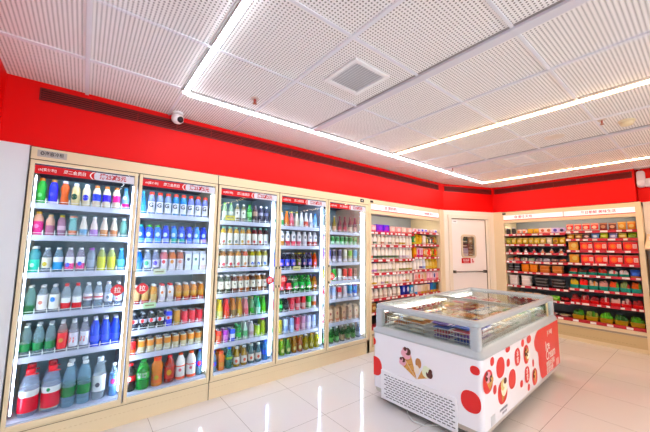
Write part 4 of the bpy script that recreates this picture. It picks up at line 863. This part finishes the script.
fill(RA, 0, lb, SNA[1], shA_B[1], ub0, ub1, [Q('green drink pouch', .075, .15, '4a9a5a', 'e0c84a', 'e8e0a0'), Q('yellow drink pouch', .085, .16, 'e8c81a', 'f0dc6a', 'd8a81a'), Q('bright yellow pouch', .085, .155, 'e8cc2a', 'e8d86a', 'e0b02a'), X('white milk box', .075, .15, 'ece4e0', 'd8c8c0', 'e8e4e4'), Q('olive tan pouch', .08, .14, '8a8a4a', 'c8a05a', 'e0d8a0'), Q('dark grey pouch', .08, .13, '3a3a3a', 'd8d0c8', 'e0e0d8'), Q('orange centred pouch', .08, .13, '4a5050', 'c8b8a8', 'd8702a'), Q('tan food pouch', .075, .14, 'b89a5a', '8a5a3a', 'd8c88a')], .10)
fill(RA, 0, lb, SNA[2], shA_B[2], ub0, ub1, [X('yellow and orange box', .08, .16, 'e0a81a', 'd8681a', 'f0d050'), X('purple label box', .08, .155, 'e0b8c8', 'a82a6a', 'c04a7a'), X('white purple box', .08, .15, 'e4d0d8', 'a83a74', 'd8a0b8'), Q('orange yogurt pouch', .08, .15, 'e88a3a', 'f0c07a', 'f0e0b0'), Q('cream yogurt pouch', .08, .14, 'f0dcb8', 'e8b06a', 'e0705a'), Q('red yogurt pouch', .08, .15, 'e0503a', 'f0a08a', 'f0d0b0'), Q('yellow green pouch', .08, .155, 'd0b81a', 'a8a02a', '7a7a1a'), Q('red and yellow pouch', .08, .15, 'd04a2a', 'e0b83a', 'e8d060')], .10)
fill(RA, 0, lb, SNA[3], shA_B[3], ub0, ub1, [Y('tall white milk bottle', 'ece8e4', 'f0ece8', m, .165, .08) for m in ('e4e0dc', 'dcd8d0', '6a4a7a')]+[Y('pale blue white bottle', 'e4e6ee', 'f0eef0', 'a8b8dc', .165, .08)]+[Y('yellow topped white bottle', c, 'e8c83a', 'e8cc4a', .165, .08) for c in ('f0e4b8', 'ecd890', 'e8c860', 'e0b84a')], .10)
fill(RA, 0, lb, SNA[4], shA_B[4], ub0, ub1, [X('pink white carton pack', .08, .14, 'e8d0d0', 'd87a7a', 'e0a0a0'), X('red topped pack', .08, .145, 'e0c8c0', 'd8a090', 'd83a30'), X('white red pack', .08, .14, 'ecdcd8', 'd85a50', 'e0b0a0'), X('cream tan pack', .08, .14, 'e8d4b8', 'e0b0a0', 'd8c0a0'), X('pink yogurt pack', .08, .145, 'ecc0d0', 'e08aa8', 'f4dce4'), X('pale rose pack', .08, .145, 'eccad4', 'e090a8', 'f0dce4'), X('blue marked pack', .08, .14, 'e0d4e0', 'd8a8b8', '2c4a8a'), X('blush red pack', .08, .14, 'e8ccd0', 'd86a70', 'e8b0b8')], .10)
fill(RA, 0, lb, SNA[5], shA_B[5], ub0, ub1, [X('white cyan box', .08, .15, 'e4eaf0', '3aa0d8', 'd8e4ec'), X('white pink box', .08, .14, 'ece4e4', 'e8a09a', 'f0e8e4'), X('white yellow box', .08, .14, 'ece4d8', 'e0c03a', 'f0e8d0'), X('cream gold box', .08, .14, 'e8dcc8', 'd8b06a', 'e0d0a8'), X('tan white box', .08, .14, 'e4d4bc', 'c8a070', 'ece0d0'), X('blue and yellow box', .08, .16, '1c6ab8', 'e8c02a', '3a90c8'), X('teal yellow box', .08, .15, '3a94a0', 'e0bc2a', '1c5a9a'), X('dark brown box', .08, .15, '3a3a3a', 'c8902a', '7a5a2a')], .10)
fill(RA, 0, lb, SNA[6], shA_B[6], ub0, ub1, [Q('blue bread pouch', .1, .11, '3a6ac0', 'e0e4ec', 'e8d8b8'), Q('tan bread pouch', .1, .11, 'c89a60', 'e0c8a0', 'f0e4d0'), Q('red bread pouch', .1, .11, 'c83a3a', 'e8b0a0', 'f0dcd0'), Q('white bread pouch', .1, .11, 'e8e0d8', 'd8a8a0', 'f0e8e0'), Q('yellow bread pouch', .1, .11, 'e0b83a', 'e8d88a', 'f0e8c0')], .10)

RR = (6.2, 0, 0); r0, r1, q0, q1 = .605, 1.512, 1.528, 2.352
ra, rb = 'meal chiller left bay', 'meal chiller right bay'
T = lambda d, w, h, a, b, c, dp=.13: (d, 'tray', (lambda: tray(w, h, dp, a, b, c)), dp)
fr = -PI/2
fill(RR, fr, ra, SNA[0], shR_L[0], r0, r1, [Y('dark sauce bottle with white cap', '1c1a1a', 'e8e4e0', '3a3430', .12, .065), Y('dark sauce bottle', '1e1a18', 'e4e0dc', '4a4038', .12, .065), Q('white orange pack', .08, .085, 'ece4dc', 'e0a080', 'e08a3a'), Q('white pack, orange dot', .08, .085, 'f0e8e0', 'e09a7a', 'e0803a'), Q('yellow pack', .09, .09, 'e8c83a', 'f0dc7a', 'd8b02a'), Q('second yellow pack', .09, .09, 'e4c43a', 'f0dc7a', 'd8b02a'), X('pink white flat box', .09, .095, 'f0dcd8', 'e09a90', 'c87a5a'), X('white flat box, brown food', .09, .095, 'f0e4dc', 'e0a898', 'c08050'), X('violet print box', .09, .095, 'dcd0ec', 'c0a8d8', '4a3a9a'), X('lilac and dark box', .09, .09, 'd0c0e4', 'e0c8d0', '2a2440')], .1)
fill(RR, fr, ra, SNA[1], shR_L[1], r0, r1, [Q('yellow noodle pack', .085, .115, c, d, e) for c, d, e in [('a8a83a', 'c8c84a', 'e0d890'), ('d8c03a', 'e0d06a', 'f0e8b0'), ('d8bc4a', 'e8d88a', 'f0e4b0'), ('dcc44a', 'd8b840', 'f0e8b8'), ('d8c050', 'e0cc70', 'ece0a8'), ('e0c84a', 'e8d888', 'f0e8b0'), ('d8bc5a', 'e0d0a0', 'f0e8c8'), ('e0d4b8', 'e8dcc8', 'f0e8d8'), ('c8a82a', 'd8c04a', '8a6a1a'), ('e0c02a', 'd8b030', 'f0e090')]], .1)
fill(RR, fr, ra, SNA[2], shR_L[2], r0, r1, [(f'{d} rice ball', 'rice ball', (lambda c=c: riceball(.105, .095, '3a2a24', c, 'e8dcd0')), .0525) for d, c in [('pink label', 'e09a9a'), ('rose label', 'd87a84'), ('white label', 'ece8ec'), ('red label', 'c83a3a'), ('tan label', 'd8a080'), ('orange label', 'd88050'), ('salmon label', 'e0906a')]], .1)
fill(RR, fr, ra, SNA[3], shR_L[3], r0, r1, [T('white sushi tray', .1, .075, 'e4e0dc', 'e8dcd0', 'd89a6a'), T('red edged sushi tray', .1, .08, 'd8d0c8', 'e0a890', 'c83a30'), T('cream sushi tray', .1, .075, 'e8e4e0', 'ece4d8', '9aa88a'), T('green garnished tray', .1, .075, 'dcdcd8', 'a8b89a', 'e8e8e0'), T('grey fish tray', .1, .07, 'b8b4b8', 'c8c4c8', '8a7a7a'), T('pale fish tray', .1, .07, 'c0bcc4', 'd0ccd0', 'a09a9a'), T('brown meat tray', .1, .07, '6a5a5a', 'a88a80', 'd8c0b0'), T('orange salmon tray', .1, .075, '8a7a70', 'e07a50', 'e8a080')], .1)
def stack(desc, cat, bay, sn, root, rz, u, z, n, mk, dh, dp, v0=.028):
    for k in range(n):
        o = mk(); place(o, root, rz, u, v0+dp/2+.008, z-.0118+k*dh)
        w = ['lowest', 'second', 'third', 'topmost'][k if k < n-1 else 3] if n > 1 else 'single'
        tag(o, f'{desc}, {w} in its stack, {sn}, {bay}', cat, f'stacked containers on the {sn} of the {bay}')
tubw = lambda c1, c2, w=.12, h=.06: (lambda: lidded(w, h, .13, c1, c2))
for u, d in ((.665, 'black lidded tray at left end'), (.765, 'black lidded tray beside yellow tubs')): stack(d, 'tray', ra, SNA[4], RR, fr, u, shR_L[4], 3, (lambda: lidded(.09, .048, .12, '18181a', 'a8a8ac', name='meal_tray')), .048, .12)
for u, d in ((.90, 'yellow noodle tub at left'), (1.03, 'yellow noodle tub at right')): stack(d, 'tub', ra, SNA[4], RR, fr, u, shR_L[4], 2, tubw('e89a0a', 'f0ac1c', .12, .07), .07, .13)
for u, d in ((1.19, 'tan food tub at left'), (1.37, 'tan food tub at right')): stack(d, 'tub', ra, SNA[4], RR, fr, u, shR_L[4], 2, tubw('c8874a', 'e0ac78', .15, .065), .065, .13)
for u, d in ((.70, 'white lidded tub at left end'), (.90, 'white lidded tub beside black trays')): stack(d, 'tub', ra, SNA[5], RR, fr, u, shR_L[5], 3, tubw('e0d8d4', 'efe8e4', .15, .062), .062, .13)
for u, d in ((1.13, 'black meal tray at left'), (1.37, 'black meal tray at right')): stack(d, 'tray', ra, SNA[5], RR, fr, u, shR_L[5], 3, (lambda: lidded(.19, .052, .13, '121214', '8a8688', name='meal_tray')), .052, .13)
fill(RR, fr, ra, SNA[6], shR_L[6], r0, r1, [Q('brown bread pack', .11, .09, 'b88a5a', 'd8b080', 'e0c8a0'), Q('tan bread pack', .11, .09, 'c89a68', 'd8b48a', 'e8d0b0'), Q('orange bread pack', .11, .09, 'd08a4a', 'e0b080', 'f0d8b8'), Q('light bread pack', .11, .09, 'd8b080', 'e0c8a0', 'f0e0c8'), T('brown fried food tray', .12, .09, 'c8a888', 'b87a4a', 'd8a06a'), Q('bright green vegetable pack', .13, .08, '7ac02a', 'a8d84a', 'c8e88a'), T('red meat tray', .12, .08, '2a1c1c', 'b02a2a', '8a1c24')], .1)
fill(RR, fr, ra, SNA[7], .35, r0, r1, [T('tan bowl of food', .14, .07, 'e8e0d0', 'c8a070', 'd8b890'), T('pale bowl of food', .14, .07, 'e8e0d8', 'd8c0a0', 'c89a70'), T('orange food tray', .14, .08, 'e0d8d0', 'd87a3a', 'e0a060'), ('white plate with red food', 'plate', (lambda: plate(.085, 'ece8e0', 'c8502c')), .17), ('white plate with pale food', 'plate', (lambda: plate(.08, 'e8e4d8', 'd8cba8')), .16)], .1)

fill(RR, fr, rb, SNA[0], shR_R[0], q0, q1, [Q('red and white snack pack', .092, .115, 'd0303c', c, 'f0dcc8') for c in ('f0d8d0', 'ecd0c8', 'f0dcd4', 'e8ccc4')]+[Q('brown snack pack', .092, .115, '6a2a24', '8a3a30', 'c89a80'), Q('dark brown snack pack', .092, .11, '5a2420', 'a05a48', 'd0a890'), Q('yellow snack pack', .092, .12, 'e0a83a', 'e8c070', 'f0dca0'), Q('orange yellow pack', .092, .12, 'e09a2a', 'e8b860', 'f0d890')], .1)
fill(RR, fr, rb, SNA[1], shR_R[1], q0, q1, [Q('golden pack', .095, .085, 'd8a83a', 'e0c070', 'f0dca8'), Q('tan pack, brown mark', .095, .085, 'c8a06a', '8a5a3a', 'e0c8a0'), Q('dark pack, pink label', .095, .085, '2a2020', 'c89a9a', 'e0c0b8'), Q('light blue pack', .095, .085, '8ab0d8', 'b8d0e8', 'd8e4f0'), Q('lime yellow pack', .095, .09, 'c8d02a', 'a8b82a', 'e0e88a'), Q('lilac blue pack', .095, .085, 'a8a8d0', 'c8c0d8', 'e0dce8'), Q('yellow red pack', .095, .085, 'e0cc6a', 'd8704a', 'f0e0b0'), Q('green white pack', .095, .085, 'a8c04a', 'e0e0c8', '8aa03a')], .1)
for si, dd in ((2, 'upper'), (3, 'lower')):
    fill(RR, fr, rb, SNA[si], shR_R[si], q0, q1, [X('yellow square box', .12, .135, 'd8a02a', 'e0b84a', 'e8d080', .05)]+[(f'big red box, {w}', 'box', (lambda: red_box()), .05) for w in ('orange picture', 'orange food picture', 'round orange picture', 'orange dish picture')], .1)
TE = '1c9a8a'
fill(RR, fr, rb, SNA[4], shR_R[4], q0, q1, [T('teal tray of orange meat', .11, .115, TE, 'd85a2a', 'b83a24'), T('teal tray, dark meat', .11, .11, TE, '3a2420', '5a2c24'), T('teal tray, crimson meat', .11, .12, TE, '8a1c24', '6a1820'), T('teal tray, brick red meat', .11, .12, TE, 'a83424', '8a2820'), T('teal tray, white lid', .11, .11, TE, 'ece4e0', 'd86a6a'), T('teal tray, pink white lid', .11, .11, TE, 'ecdcdc', 'e0e0e0'), Q('blue and yellow pack', .11, .11, '1c4a9a', 'd8b03a', '2a64b8')], .1)
fill(RR, fr, rb, SNA[5], shR_R[5], q0, q1, [(d, 'tray', (lambda c=c, e=e: tray(.112, .165, .1, TE, c, e)), .1) for d, c, e in [('teal pack of yellow food', 'd8c02a', 'a8b03a'), ('teal pack of red food', 'd8301c', 'e05a3a'), ('teal pack of white tan food', 'd8c8b8', 'd8a060'), ('teal pack of pink food', 'd8a8a0', 'b86a6a'), ('teal pack of orange green food', 'd8642a', '7a9a4a'), ('teal pack of red brown food', 'a83a2a', '8a9a6a'), ('teal pack of orange food', 'd87a2a', '6a8a4a')]], .1)
fill(RR, fr, rb, SNA[6], shR_R[6], q0, q1, [T(f'red tray of {w} meat', .112, .13, 'c01c24', a, b_, .12) for w, a, b_ in [('dark crimson', '6a1018', '8a2c2c'), ('marbled', '8a1820', 'd8b0a8'), ('deep red', '7a1420', '5a1018'), ('white marbled', 'e0c8c4', 'a02430'), ('cream and red', 'd8b8b0', '8a1c24'), ('maroon', '8a1c28', 'e0c8c0'), ('ruby', '8a2028', 'd8a8a0')]], .1)
fill(RR, fr, rb, SNA[7], .35, q0, q1, [T(f'{w} vegetable tray', .155, .15, 'b8a03a', a, b_, .14) for w, a, b_ in [('dark green', '3a6a24', '4a8a2a'), ('mid green', '4a8a2a', '8a9a4a'), ('bright green', '6ab02a', '8ac83a'), ('deep green', '2a5a24', '3a7a30'), ('light green', '6aa83a', '5a8a34')]], .1)

# ------------------------------------------------------------------ island freezer
FA, FW, FL = .043, 1.009, 2.098
FX, FY = 3.3275, -1.365
fz = thing('island_freezer', 'white glass-topped ice cream freezer with red dots on the floor', 'freezer', (FX, FY, 0), FA)
hl, hw = FL/2, FW/2
BODYW = P('#eeeef4', .25, 0, .5, .4); RIM = P('#b4bcc0', .28); 
def ring(k, z, r, dx=0): return [(p[0], p[1], z) for p in rrect(-hl+k, hl-k, -hw+k, hw-k, r, 5)]
b = MB(); b.loft([ring(.0, .125, .04), ring(0, .622, .04)], BODYW, caps=False)
b.face(list(reversed(ring(0, .125, .04))), BODYW); b.build('body', fz)
b = MB(); b.loft([ring(.012, .085, .04), ring(.004, .125, .04), ring(.03, .125, .03), ring(.03, .085, .03)], P('#b8b2a8', .35), caps=False); b.face(ring(.012, .1, .04), P('#8a857c')); b.build('base_skirt', fz)
b = MB(); b.loft([ring(-.004, .615, .045), ring(-.008, .63, .05), ring(.008, .66, .05), ring(.022, .672, .05), ring(.075, .672, .03), ring(.085, .615, .03)], RIM, caps=False); b.build('lower_rim', fz)
b = MB(); b.loft([ring(.024, .830, .05), ring(.014, .840, .055), ring(.013, .868, .055), ring(.024, .882, .05), ring(.046, .882, .03), ring(.05, .866, .03), ring(.05, .830, .03)], RIM, caps=False)
b.f += [tuple(len(b.v)-24+i for i in range(24))]*0
tr = b.build('top_rim', fz)
b = MB()
n = len(ring(.024, 0, .05)); A_, B_ = ring(.024, .830, .05), ring(.05, .830, .03)
for i in range(n): b.face([A_[i], A_[(i+1) % n], B_[(i+1) % n], B_[i]], RIM)
b.build('rim_underside', tr)
for sx in (-1, 1):
    for sy in (-1, 1):
        b = MB(); cx_, cy_ = sx*(hl-.055), sy*(hw-.055)
        b.prism(rrect(cx_-.035, cx_+.035, cy_-.035, cy_+.035, .02, 3), 'z', .665, .835, RIM); b.build('corner_post', fz)
for y in (-hw+.04, hw-.04):
    b = MB(); b.box(-hl+.085, hl-.085, y-.003, y+.003, .668, .832, FZGLASS); b.build('side_glass', fz)
    b = MB(); b.box(hl-.24, hl-.21, y-.006, y+.006, .668, .832, P('#d8c49a', .4)); b.build('glass_divider', fz)
for x in (-hl+.04, hl-.04):
    b = MB(); b.box(x-.003, x+.003, -hw+.085, hw-.085, .668, .832, FZGLASS); b.build('end_glass', fz)
for x0, x1, z in ((-hl+.06, .03, .868), (-.03, hl-.06, .854)):
    b = MB(); b.box(x0, x1, -hw+.055, hw-.055, z, z+.005, FZGLASS); ld = b.build('sliding_lid', fz)
    b = MB(); xe = x1 if x0 < -.5 else x0
    b.box(min(xe, xe+(.03 if x0 > -.5 else -.03)), max(xe, xe+(.03 if x0 > -.5 else -.03)), -hw+.06, hw-.06, z-.004, z+.011, P('#a8aca8', .35)); b.build('lid_edge', ld)
# tank and baskets
b = MB(); TK = P('#e4e8ea', .4)
b.box(-hl+.09, hl-.09, -hw+.09, hw-.09, .58, .60, TK); b.box(-hl+.08, -hl+.09, -hw+.08, hw-.08, .4, .62, TK); b.box(hl-.09, hl-.08, -hw+.08, hw-.08, .4, .62, TK)
b.box(-hl+.09, hl-.09, -hw+.08, -hw+.09, .4, .62, TK); b.box(-hl+.09, hl-.09, hw-.09, hw-.08, .4, .62, TK); b.build('tank', fz)
bx = [(-hl+.10+i*(FL-.2)/4, -hl+.10+(i+1)*(FL-.2)/4) for i in range(4)]
by = [(-hw+.10, -.004), (.004, hw-.10)]
for x0, x1 in bx:
    for y0, y1 in by:
        b = MB(); x0_, x1_ = x0+.004, x1-.004; WR = P('#d8dcdc', .3)
        b.box(x0_, x1_, y0, y1, .654, .66, WR)
        for z in (.685, .72, .755):
            for y in (y0, y1): b.box(x0_, x1_, y-.002, y+.002, z-.002, z+.002, WR)
            for x in (x0_, x1_): b.box(x-.002, x+.002, y0, y1, z-.002, z+.002, WR)
        for q in range(20):
            x = x0_+(x1_-x0_)*q/19
            for y in (y0, y1): b.box(x-.0012, x+.0012, y-.0012, y+.0012, .66, .755, WR)
        for q in range(17):
            y = y0+(y1-y0)*q/16
            for x in (x0_, x1_): b.box(x-.0012, x+.0012, y-.0012, y+.0012, .66, .755, WR)
        b.build('wire_basket', fz)
# grille with staggered slots
b = MB(); gx = -hl-.008
b.box(gx, -hl+.002, -.318, .40, .05, .30, P('#eef0f4', .35)); gp = b.build('grille_panel', fz, .003)
b = MB(); SL = P('#4a4e58', .6)
for r in range(10):
    for c in range(17):
        y = .362-c*.0385-(.018 if r % 2 else 0); z = .268-r*.0205
        b.box(gx-.0008, gx+.001, y-.028, y, z-.0075, z, SL)
b.build('grille_slots', gp)
# power cord from under the grille
b = MB(); b.box(-hl+.1, hl-.1, hw-.075, hw-.067, .80, .815, EMIT('freezer_fill_light', '#fff6ea', 12)); b.build('light_or_fill_tube', fz)  # tube added under the far rim to lighten the ice creams
b = MB(); b.box(-hl+.1, hl-.1, -hw+.07, -hw+.078, .828, .84, EMIT('freezer_fill_light', '#fff6ea', 12)); b.build('light_or_fill_tube', fz)  # second added tube, tucked inside the rim for more light on this side
b = MB(); b.tube([(-hl-.004, .12, .055), (-hl-.03, .10, .03), (-hl-.05, .04, .008), (-hl-.03, -.05, .006), (-hl+.06, -.12, .006), (-hl+.18, -.10, .006)], .005, P('#c8ccc8', .4), 6); b.build('power_cord', fz)
for sx in (-1, 1):
    for sy in (-1, 1):
        x, y = sx*(hl-.13), sy*(hw-.09)
        b = MB(); b.lathe([(.02, -.016), (.036, -.014), (.036, .014), (.02, .016)], BLACK, 16); b.build('caster_wheel', fz, loc=(x, y, .036), rot=(PI/2, 0, .2))
        b = MB(); b.box(x-.02, x+.02, y-.024, y-.017, .03, .088, P('#555555', .3, .8)); b.box(x-.02, x+.02, y+.017, y+.024, .03, .088, P('#555555', .3, .8)); b.build('caster_fork', fz)
# prints: E maps (u to the right, z) on the end face, D on the long face
EP = lambda y, z, k=1: (-hl-.0012*k, max(-hw+.012, min(hw-.012, y)), z)
DP_ = lambda x, z, k=1: (max(-hl+.012, min(hl-.01, x)), -hw-.0012*k, z)
DOT = P('#e01414', .3); PINKE = P('#f8dcdc', .3)
def ell(f, u0, u1, z0, z1, mat, mb, k=1, sq=2.3):
    cu, cz, ru, rz_ = (u0+u1)/2, (z0+z1)/2, abs(u1-u0)/2, abs(z1-z0)/2
    pts = []
    for q in range(28):
        a = 2*PI*q/28; c, s = math.cos(a), math.sin(a)
        pts.append(f(cu+ru*math.copysign(abs(c)**(2/sq), c), cz+rz_*math.copysign(abs(s)**(2/sq), s), k))
    mb.face(pts, mat)
b = MB()
for u0, u1, z0, z1 in ((.56, .463, .493, .567), (.55, .394, .225, .395), (-.422, -.493, .508, .571), (-.346, -.493, .235, .388)): ell(EP, u0, u1, z0, z1, DOT, b); b.build('printed_dot', fz); b = MB()
DD = [(-.897, -.823, .541, .605), (-.79, -.619, .417, .57), (-.576, -.504, .46, .524), (-.585, -.485, .573, .624), (-.392, -.247, .417, .564), (-.21, -.132, .545, .61), (-.166, -.015, .382, .546), (-.548, -.386, .27, .422), (-.163, -.027, .218, .359), (-.289, -.215, .22, .28), (-1.036, -.862, .37, .532), (-.865, -.8, .33, .397), (-.781, -.585, .219, .391), (-.103, -.036, .142, .199), (-.06, .071, .544, .614), (.059, .117, .312, .381), (.037, .192, .141, .292)]
for e in DD: b = MB(); ell(DP_, *e, DOT, b); b.build('printed_dot', fz)
b = MB()
red = [(.283, .613), (.20, .58), (.150, .53), (.149, .49), (.185, .44), (.245, .41), (.262, .36), (.255, .30), (.276, .238), (.30, .17), (.352, .135)]
b.face([DP_(x, z) for x, z in red]+[DP_(hl-.01, .135), DP_(hl-.01, .613)], DOT); rp = b.build('printed_red_panel', fz)
LW = P('#f6e4dc', .35)
text('logo_lettering', '[K FAB]', .06, LW, rp, (.68, -hw-.003, .535), sx=.95)
text('title_lettering', 'Ice', .135, LW, rp, (.50, -hw-.003, .41), align='LEFT')
text('title_lettering', 'Cream', .135, LW, rp, (.50, -hw-.003, .315), align='LEFT', sx=.95)
text('slogan_lettering', '雪糕冰淇淋', .062, LW, rp, (.50, -hw-.003, .225), align='LEFT')
text('slogan_lettering', '甜蜜享受', .062, LW, rp, (.50, -hw-.003, .165), align='LEFT')
b = MB(); b.box(.87, .98, -hw-.0035, -hw-.002, .145, .215, P('#e8a8a0')); b.build('small_notice', rp)
b = MB(); b.box(-.925, -.85, -hw-.003, -hw-.001, .135, .20, P('#c8ccd0')); b.build('data_sticker', fz)
text('hotline_lettering', '全国服务热线 400-800-1234'[:7], .02, P('#9a9aa4'), fz, (-.68, -hw-.003, .185), sx=1.3)
text('hotline_lettering', '冷柜专用', .02, P('#9a9aa4'), fz, (-.67, -hw-.003, .155), sx=1.2)
for x, z in ((-.32, .49), (-.095, .29)): text('dot_lettering', '冰\n爽', .052, LW, fz, (x, -hw-.003, z))
# ice cream pictures: cone, scoop, topping
WAF, WAF2, CHO, PNK, VAN = P('#d8a050', .5), P('#b87830', .5), P('#5a2a20', .5), P('#e8a8b8', .5), P('#efe6c8', .5)
def cone(mb, f, ax, az, tx, tz, w, sc, top, k=2):
    """cone printed with its point at (ax,az) and scoop centre at (tx,tz)"""
    dx, dz = tx-ax, tz-az; L_ = math.hypot(dx, dz); nx, nz = -dz/L_, dx/L_
    mb.face([f(ax, az, k), f(tx+nx*w, tz+nz*w, k), f(tx-nx*w, tz-nz*w, k)], WAF)
    for q in (.35, .6, .8): mb.face([f(ax+dx*q+nx*w*q, az+dz*q+nz*w*q, k+.4), f(ax+dx*q-nx*w*q, az+dz*q-nz*w*q, k+.4), f(ax+dx*(q+.05)-nx*w*q, az+dz*(q+.05)-nz*w*q, k+.4)], WAF2)
    ux, uz = dx/L_, dz/L_
    for (a, c, r, m) in ((0, .25, 1.05, sc), (-.55, .55, .7, sc), (.55, .6, .75, top), (0, 1.0, .62, sc), (.2, 1.25, .4, top)):
        px, pz = tx+nx*w*a+ux*w*c, tz+nz*w*a+uz*w*c
        ell(f, px-w*r, px+w*r, pz-w*r, pz+w*r, m, mb, k+.8+c*.3, 2)
b = MB()
cone(b, EP, .025, .325, .118, .495, .042, PNK, CHO); cone(b, EP, .03, .325, .155, .425, .03, PNK, CHO, 1.5)
cone(b, EP, .02, .33, -.06, .40, .04, P('#dfe8c8', .5), CHO, 2.2); ell(EP, -.02, .035, .42, .50, P('#b07840', .5), b, 3); ell(EP, .0, .05, .37, .44, P('#ece2d4', .5), b, 3.2)
ell(EP, -.12, -.08, .37, .43, CHO, b, 4)
b.build('printed_ice_cream_cones', fz)
for k_, args in enumerate((((-.93, .385, -.95, .47, .035, PNK, CHO), (-.92, .385, -.90, .44, .03, WAF, CHO, 2.4)), ((-.70, .23, -.665, .315, .055, VAN, P('#dcc87a', .5)),),
                ((-.085, .395, -.09, .46, .04, WAF, CHO), (-.08, .395, -.06, .44, .03, VAN, CHO, 2.4)), ((.12, .155, .11, .22, .038, WAF, CHO),))):
    b = MB()
    for a_ in args: cone(b, DP_, *a_)
    if k_ == 1: ell(DP_, -.66, -.60, .355, .40, CHO, b, 4)
    b.build('printed_ice_cream_cone', fz)
# ice creams in the baskets
KIND = [('blue', '2a4ab0', 'e8e4f0', 'd83a5a'), ('purple', '5a3aa0', 'e0c0e0', 'e8b03a'), ('orange', 'e08a3a', 'f0d8b0', 'd84a2a'), ('cream', 'e8dcc0', 'd8a860', 'b8844a'), ('green', '5aa06a', 'e4ecd8', 'd8d83a'), ('red', 'd03a44', 'f4e0d8', 'f0c83a'), ('yellow', 'e8c84a', 'f0e8c0', 'b86a2a'), ('white', 'ecebe8', 'c8d0d8', '4a8ac0'), ('brown', '7a4a30', 'd8b890', 'ecd8b8'), ('pink', 'e08aa0', 'f4dce0', 'c02a5a'), ('teal', '3a9a9a', 'd8ece8', 'e8e04a')]
pale = lambda c: P('#'+''.join('%02x' % min(255, int(.86*int(c[i:i+2], 16)+.14*250)) for i in (0, 2, 4)), .35)
def icepack(w, l, t_, c1, c2, c3):
    def mk():
        b = MB(); rings = []
        for f, wd, d in ((0, 1, .05), (.08, .96, .2), (.2, .92, .9), (.5, .92, 1), (.8, .92, .9), (.92, .96, .2), (1, 1, .05)):
            n = 10
            rings.append([((f-.5)*l, w/2*wd*math.cos(2*PI*a/n), t_/2+t_/2*d*math.sin(2*PI*a/n)) for a in range(n)])
        b.loft(rings, None, True, [pale(c2), pale(c1), pale(c1), pale(c1), pale(c1), pale(c2)]); o = b.build('ice_cream_pack')
        b = MB(); b.face([(l*.2*math.cos(2*PI*q/12), w*.3*math.sin(2*PI*q/12), t_+.0008) for q in range(12)], P('#'+c3, .4)); b.build('printed_picture', o)
        return o
    return cpack(('ice', w, l, t_, c1, c2, c3), mk)
def icecup(R, h, c1, c2, c3):
    def mk():
        b = MB(); b.lathe([(R*.78, 0), (R*.97, h*.86), (R*.9, h*.87)], pale(c1), 14); o = b.build('ice_cream_tub')
        b = MB(); b.lathe([(R, h*.84), (R*1.02, h*.97), (R*.95, h), (R*.6, h), (R*.59, h+.0006), (.001, h+.0006)], None, 14, mats=[pale(c2)]*3+[pale(c3)]*2); b.build('lid', o)
        return o
    return cpack(('cup', R, h, c1, c2, c3), mk)
ca, sa = math.cos(FA), math.sin(FA)
def fzput(o, x, y, z, rz):
    o.location = (FX+x*ca-y*sa, FY+x*sa+y*ca, z); o.rotation_euler = (0, 0, FA+rz)
near = ['basket nearest the grille', 'second basket from the grille', 'third basket from the grille', 'basket farthest from grille']
MIX = [[(0, 1, 5), (3, 7, 2)], [(3, 2, 7), (6, 2, 3)], [(4, 7, 3), (2, 6, 5)], [(7, 4, 10), (5, 9, 7)]]
for bi, (x0, x1) in enumerate(bx):
    for si, (y0, y1) in enumerate(by):
        sd = 'dot side' if si == 0 else 'fridge side'
        ks = MIX[bi][si]
        if (bi, si) in ((1, 1), (3, 0)):
            for r in range(3):
                for c in range(4):
                    nm, c1, c2, c3 = KIND[ks[(r+c) % 3]]
                    o = icecup(.05, .09, c1, c2, c3); fzput(o, x0+.065+c*.115, y0+.065+r*.12, .6602, random.random())
                    tag(o, f'{nm} ice cream tub, row {["one","two","three"][r]}, place {["one","two","three","four"][c]}, {near[bi]}', 'tub', f'ice cream tubs in the {near[bi]}')
            continue
        for r in range(2):
            for c in range(4):
                for lay in range(random.choice((3, 4, 4))):
                    nm, c1, c2, c3 = KIND[ks[(r+c//2+lay) % 3]]
                    o = icepack(.098, .165, .036, c1, c2, c3)
                    fzput(o, x0+.066+c*.113, y0+.098+r*.182+random.uniform(-.004, .004), .6602+lay*.0365, PI/2+random.uniform(-.05, .05))
                    tag(o, f'{nm} ice pack, {["lowest","second","third","fourth"][lay]} layer, {["near","far"][r]} {ORD[c]}, {near[bi]}, {sd}', 'ice cream', f'ice cream packs in the {near[bi]}, {sd}')

# ------------------------------------------------------------------ camera, world, output look
cam = bpy.data.cameras.new('camera'); co = bpy.data.objects.new('camera', cam); COL.objects.link(co)
yaw, pitch, roll = -.669, .104, -.011
R = Matrix.Rotation(yaw, 3, 'Z') @ Matrix.Rotation(pitch, 3, 'X') @ Matrix.Rotation(roll, 3, 'Y')
M = Matrix((R.col[0], R.col[2], -R.col[1])).transposed()
co.matrix_world = Matrix.Translation((0, -3.0, 1.414)) @ M.to_4x4()
cam.sensor_width = 36; cam.lens = 36*304.541/650; cam.clip_start = .02
S.camera = co
w = bpy.data.worlds.new('daylight'); S.world = w; w.use_nodes = True
bg = w.node_tree.nodes['Background']; bg.inputs[0].default_value = (.86, .93, 1, 1); bg.inputs[1].default_value = 2.5
S.view_settings.view_transform = 'Standard'; S.view_settings.look = 'None'; S.view_settings.gamma = 1
S.view_settings.exposure = 1.05; S.view_settings.use_curve_mapping = False
S.cycles.transparent_max_bounces = 24; S.cycles.max_bounces = 8; S.cycles.diffuse_bounces = 4; S.cycles.glossy_bounces = 4
S.cycles.use_denoising = True; S.cycles.caustics_reflective = False; S.cycles.caustics_refractive = False
